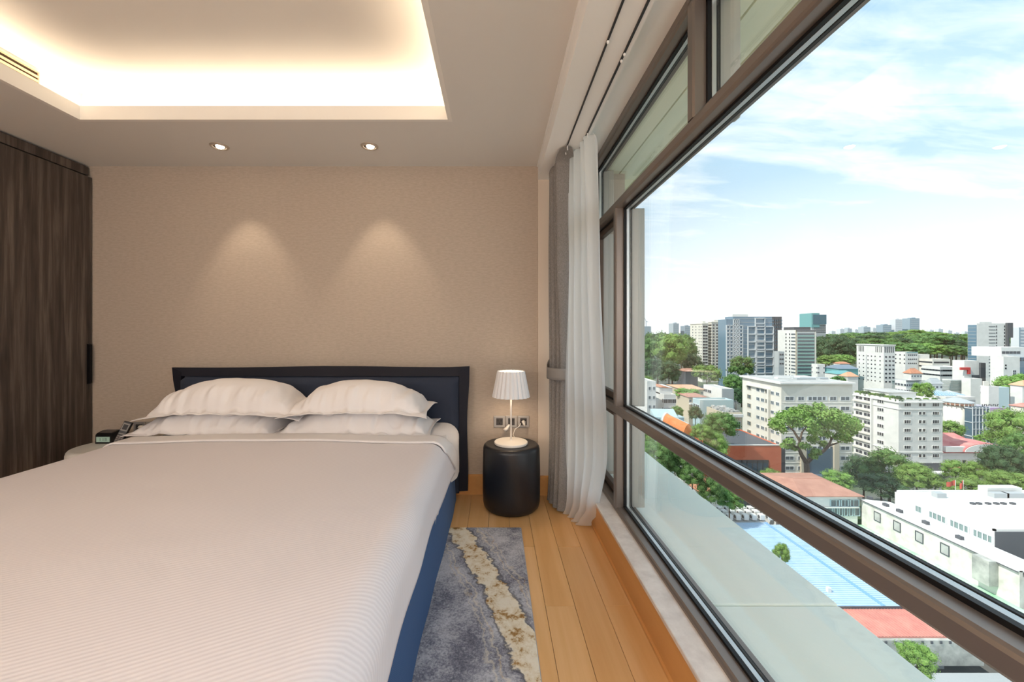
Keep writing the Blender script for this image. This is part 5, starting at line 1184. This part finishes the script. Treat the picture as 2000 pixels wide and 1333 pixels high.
T(1408, 830, 66, 44, 122, 1, near=True, label='leafy tree between the grey depot and the sloping grey roof'); T(1370, 846, 44, 30, 108, 0, near=True, label='tree standing behind the orange arched pavilion'); T(1395, 868, 52, 44, 108, 0, near=True, label='tree left of the orange framed building')
LT = 'trees crowding the far end of the ledge'
for a in ((1256, 862, 50, 44, 104, 0), (1278, 892, 60, 56, 98, 1), (1318, 904, 66, 60, 100, 1), (1352, 928, 50, 40, 96, 1), (1388, 960, 54, 46, 94, 1), (1302, 868, 50, 40, 118, 2), (1424, 976, 50, 36, 96, 1)):
    T(*a, near=True, label='leafy tree seen through the low window pane beyond the ledge', group=LT)
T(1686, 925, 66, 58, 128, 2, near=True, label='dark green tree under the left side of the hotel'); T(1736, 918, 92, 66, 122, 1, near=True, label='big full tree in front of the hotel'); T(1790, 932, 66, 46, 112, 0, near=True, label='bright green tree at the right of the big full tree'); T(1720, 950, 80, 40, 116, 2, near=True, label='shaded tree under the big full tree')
T(1636, 940, 58, 34, 106, 0, near=True, label='bright tree behind the brown hip roof'); T(1508, 934, 46, 30, 112, 0, near=True, label='low bright bush tree in front of the orange framed building')
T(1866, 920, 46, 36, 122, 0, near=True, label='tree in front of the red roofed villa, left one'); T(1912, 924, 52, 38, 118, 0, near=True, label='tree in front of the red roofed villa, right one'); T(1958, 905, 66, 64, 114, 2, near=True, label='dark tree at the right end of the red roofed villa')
T(1978, 842, 88, 76, 135, 0, near=True, label='large bright tree at the right edge, above the villa'); T(1992, 880, 60, 60, 128, 1, near=True, label='tree at the right edge, behind the dark villa tree'); T(1898, 958, 84, 40, 104, 0, near=True, label='low bright hedge tree behind the two red flags'); T(1972, 944, 72, 40, 102, 0, near=True, label='tree at the right edge beyond the white flat roof'); T(1826, 940, 34, 26, 116, 2, near=True, label='dark tree left of the two red flags')
T(1856, 840, 46, 38, 183, 0, label='small bright tree in front of the round cream tower'); T(1924, 858, 30, 18, 182, 0, label='small tree at the foot of the dark glass grid building')
T(1802, 764, 38, 34, 215, 0, label='bright bush tree left of the small gabled house'); T(1972, 754, 46, 42, 214, 0, label='bright tree in front of the store'); T(1638, 746, 28, 24, 240, 1, label='small tree on the far side of the cream office roof')
T(1992, 744, 34, 28, 222, 0, label='small bright tree in front of the store, at the right edge')
# wooded park on the horizon
PK = 'broad trees of the park on the horizon'
rp = random.Random(3)
for i, (a, b_, py, Y, n) in enumerate(((1600, 1895, 661, 900, 12), (1598, 1895, 668, 700, 12), (1600, 1895, 676, 560, 12), (1602, 1890, 687, 480, 11))):
    for k in range(n):
        px = lerp(a, b_, (k + .5 * (i % 2) + rp.random() * .4) / n); 
        T(px, py + rp.random() * 5 - 2 - (5 if 1740 < px < 1830 else 0), 48 + rp.random() * 16 - i * 2, 15 + 3 * i, Y * (1 + .05 * rp.random()), rp.choice((1, 1, 2, 0)), 'flat' if i < 3 else 'round', 'broad crowned tree of the park, ' + ('in the hazy farthest row under the skyline', 'in the second farthest row of crowns', 'in the third row of crowns from the skyline', 'in the nearest row just above the white blocks')[i], ('farthest', 'second farthest', 'third', 'nearest')[i] + ' row of park trees')
for px, py in ((1612, 684), (1636, 682), (1658, 688)): T(px, py, 44, 48, 440, 2, 'round', 'tall dark tree at the left end of the park', 'tall dark trees at the left end of the park')
for px, py in ((1618, 705), (1645, 703)): T(px, py, 46, 22, 400, 0, 'round', 'low bright tree in front of the tall dark park trees', 'low bright trees before the park')
for px, py in ((1984, 668), (2004, 672)): T(px, py, 46, 16, 560, 1, 'flat', 'tree behind the store at the right edge', 'trees behind the store')
# the wide spreading tree with visible limbs
bt = thing('tree', 'wide spreading tree with open branching limbs in front of the cream office block', 'tree', (P(1576, 0, 116).x, 116, ZG))
YB_ = 116; A = lambda px, py, dy=0: P(px, py, YB_ + dy)
base = A(1577, 1021); base.z = ZG
limbs = [([base, A(1577, 940), A(1575, 905)], [.95, .75, .65]),
         ([A(1575, 905), A(1566, 890), A(1560, 876), A(1562, 862), A(1550, 842), A(1536, 830)], [.6, .5, .45, .36, .26, .12]),
         ([A(1575, 905), A(1588, 892), A(1608, 882), A(1618, 872), A(1624, 858), A(1634, 846)], [.6, .5, .42, .36, .26, .12]),
         ([A(1562, 862), A(1566, 846, 2), A(1580, 826, 3)], [.32, .24, .1]), ([A(1560, 876), A(1545, 868, -2), A(1534, 868, -3)], [.26, .18, .08]),
         ([A(1618, 872), A(1640, 864, 2), A(1656, 850, 3)], [.26, .18, .08]), ([A(1624, 858), A(1612, 840, -2), A(1604, 826, -3)], [.24, .16, .08]), ([A(1550, 842), A(1538, 826, 2), A(1524, 822, 3)], [.2, .14, .06])]
for pts, rad in limbs: MB().tube(pts, rad, 8).build('limb', BARK, bt, smooth=True)
def spread_crown():
    r = random.Random(21); mb = MB(); L = []
    for px, py, w in ((1518, 824, 26), (1530, 818, 30), (1512, 832, 18), (1545, 812, 32), (1562, 808, 34), (1580, 806, 34), (1598, 810, 34), (1616, 814, 34), (1634, 816, 34), (1652, 820, 32), (1666, 828, 28), (1676, 836, 20), (1556, 828, 24), (1578, 826, 28), (1600, 832, 28), (1622, 834, 28), (1645, 838, 26), (1660, 846, 22), (1540, 864, 18), (1534, 872, 16), (1548, 876, 14), (1586, 858, 20), (1576, 872, 18), (1594, 878, 16), (1526, 838, 20), (1590, 846, 24), (1612, 850, 20), (1650, 850, 20), (1668, 840, 20), (1600, 798, 22), (1572, 799, 22), (1550, 803, 20), (1628, 806, 22), (1608, 866, 16), (1640, 856, 22), (1654, 860, 18), (1588, 890, 14)):
        for dy in ((-5, 4) if w > 22 else (0,)):
            c = P(px + r.gauss(0, 2), py + r.gauss(0, 2), YB_ + dy + r.gauss(0, 1.5)); L.append((c, w * YB_ / F / 2))
    for c, s_ in L:
        for i in range(200):
            d = Vector((r.gauss(0, 1), r.gauss(0, 1), r.gauss(.25, .8))).normalized(); p = c + Vector((d.x, d.y, d.z * .8)) * s_ * (.30 + .85 * r.random() ** .6)
            n = (d + Vector((r.gauss(0, .6), r.gauss(0, .6), r.gauss(.3, .5)))).normalized(); a = n.cross(Vector((.1, .2, 1))).normalized(); b2_ = n.cross(a); q = r.random() * 3; ca, sa = math.cos(q), math.sin(q)
            e1, e2 = (a * ca + b2_ * sa) * .34, (b2_ * ca - a * sa) * .24; mb.add([p - e1, p - e2, p + e1, p + e2], [(0, 1, 2, 3)])
    return mb
spread_crown().build('crown', LEAF[0], bt, fix=False)
# shrubs on the hotel roof terrace
for i in range(9):
    u = i / 8; y = lerp(HOTEL.y1 - 1, HOTEL.y0 + 1, u); t = thing('shrub', 'green shrub in the planter along the hotel roof edge', 'shrub', (HOTEL.x0 + 1, y, HOTEL.z1 - 1), 'shrubs on the hotel roof')
    o = bpy.data.objects.new('foliage', crown_mesh('round', i % 3, i % 3, 1700)); COL.objects.link(o); o.parent = t; o.location = (0, 0, .9); o.scale = (2.6, 2.6, 2.0 + (i % 3) * .6); o.rotation_euler = (0, 0, i)
for i in range(5):
    x = lerp(HOTEL.x0 + 2, HOTEL.x1 - 2, i / 4); t = thing('shrub', 'green shrub in the planter along the hotel roof edge', 'shrub', (x, HOTEL.y0 + 1, HOTEL.z1 - 1), 'shrubs on the hotel roof')
    o = bpy.data.objects.new('foliage', crown_mesh('round', i % 3, i % 3, 1700)); COL.objects.link(o); o.parent = t; o.location = (0, 0, .8); o.scale = (2.2, 2.2, 1.7); o.rotation_euler = (0, 0, i)
# two leafy tops poking up past the ledge
for (px, py, w, h, lab) in ((1527, 1082, 30, 36, 'small green treetop showing over the blue roof, past the ledge'), (1792, 1290, 60, 56, 'bright green treetop showing below the concrete wall, past the ledge')):
    T(px, py, w, h, 52 if px < 1600 else 47, 0, near=True, label=lab)
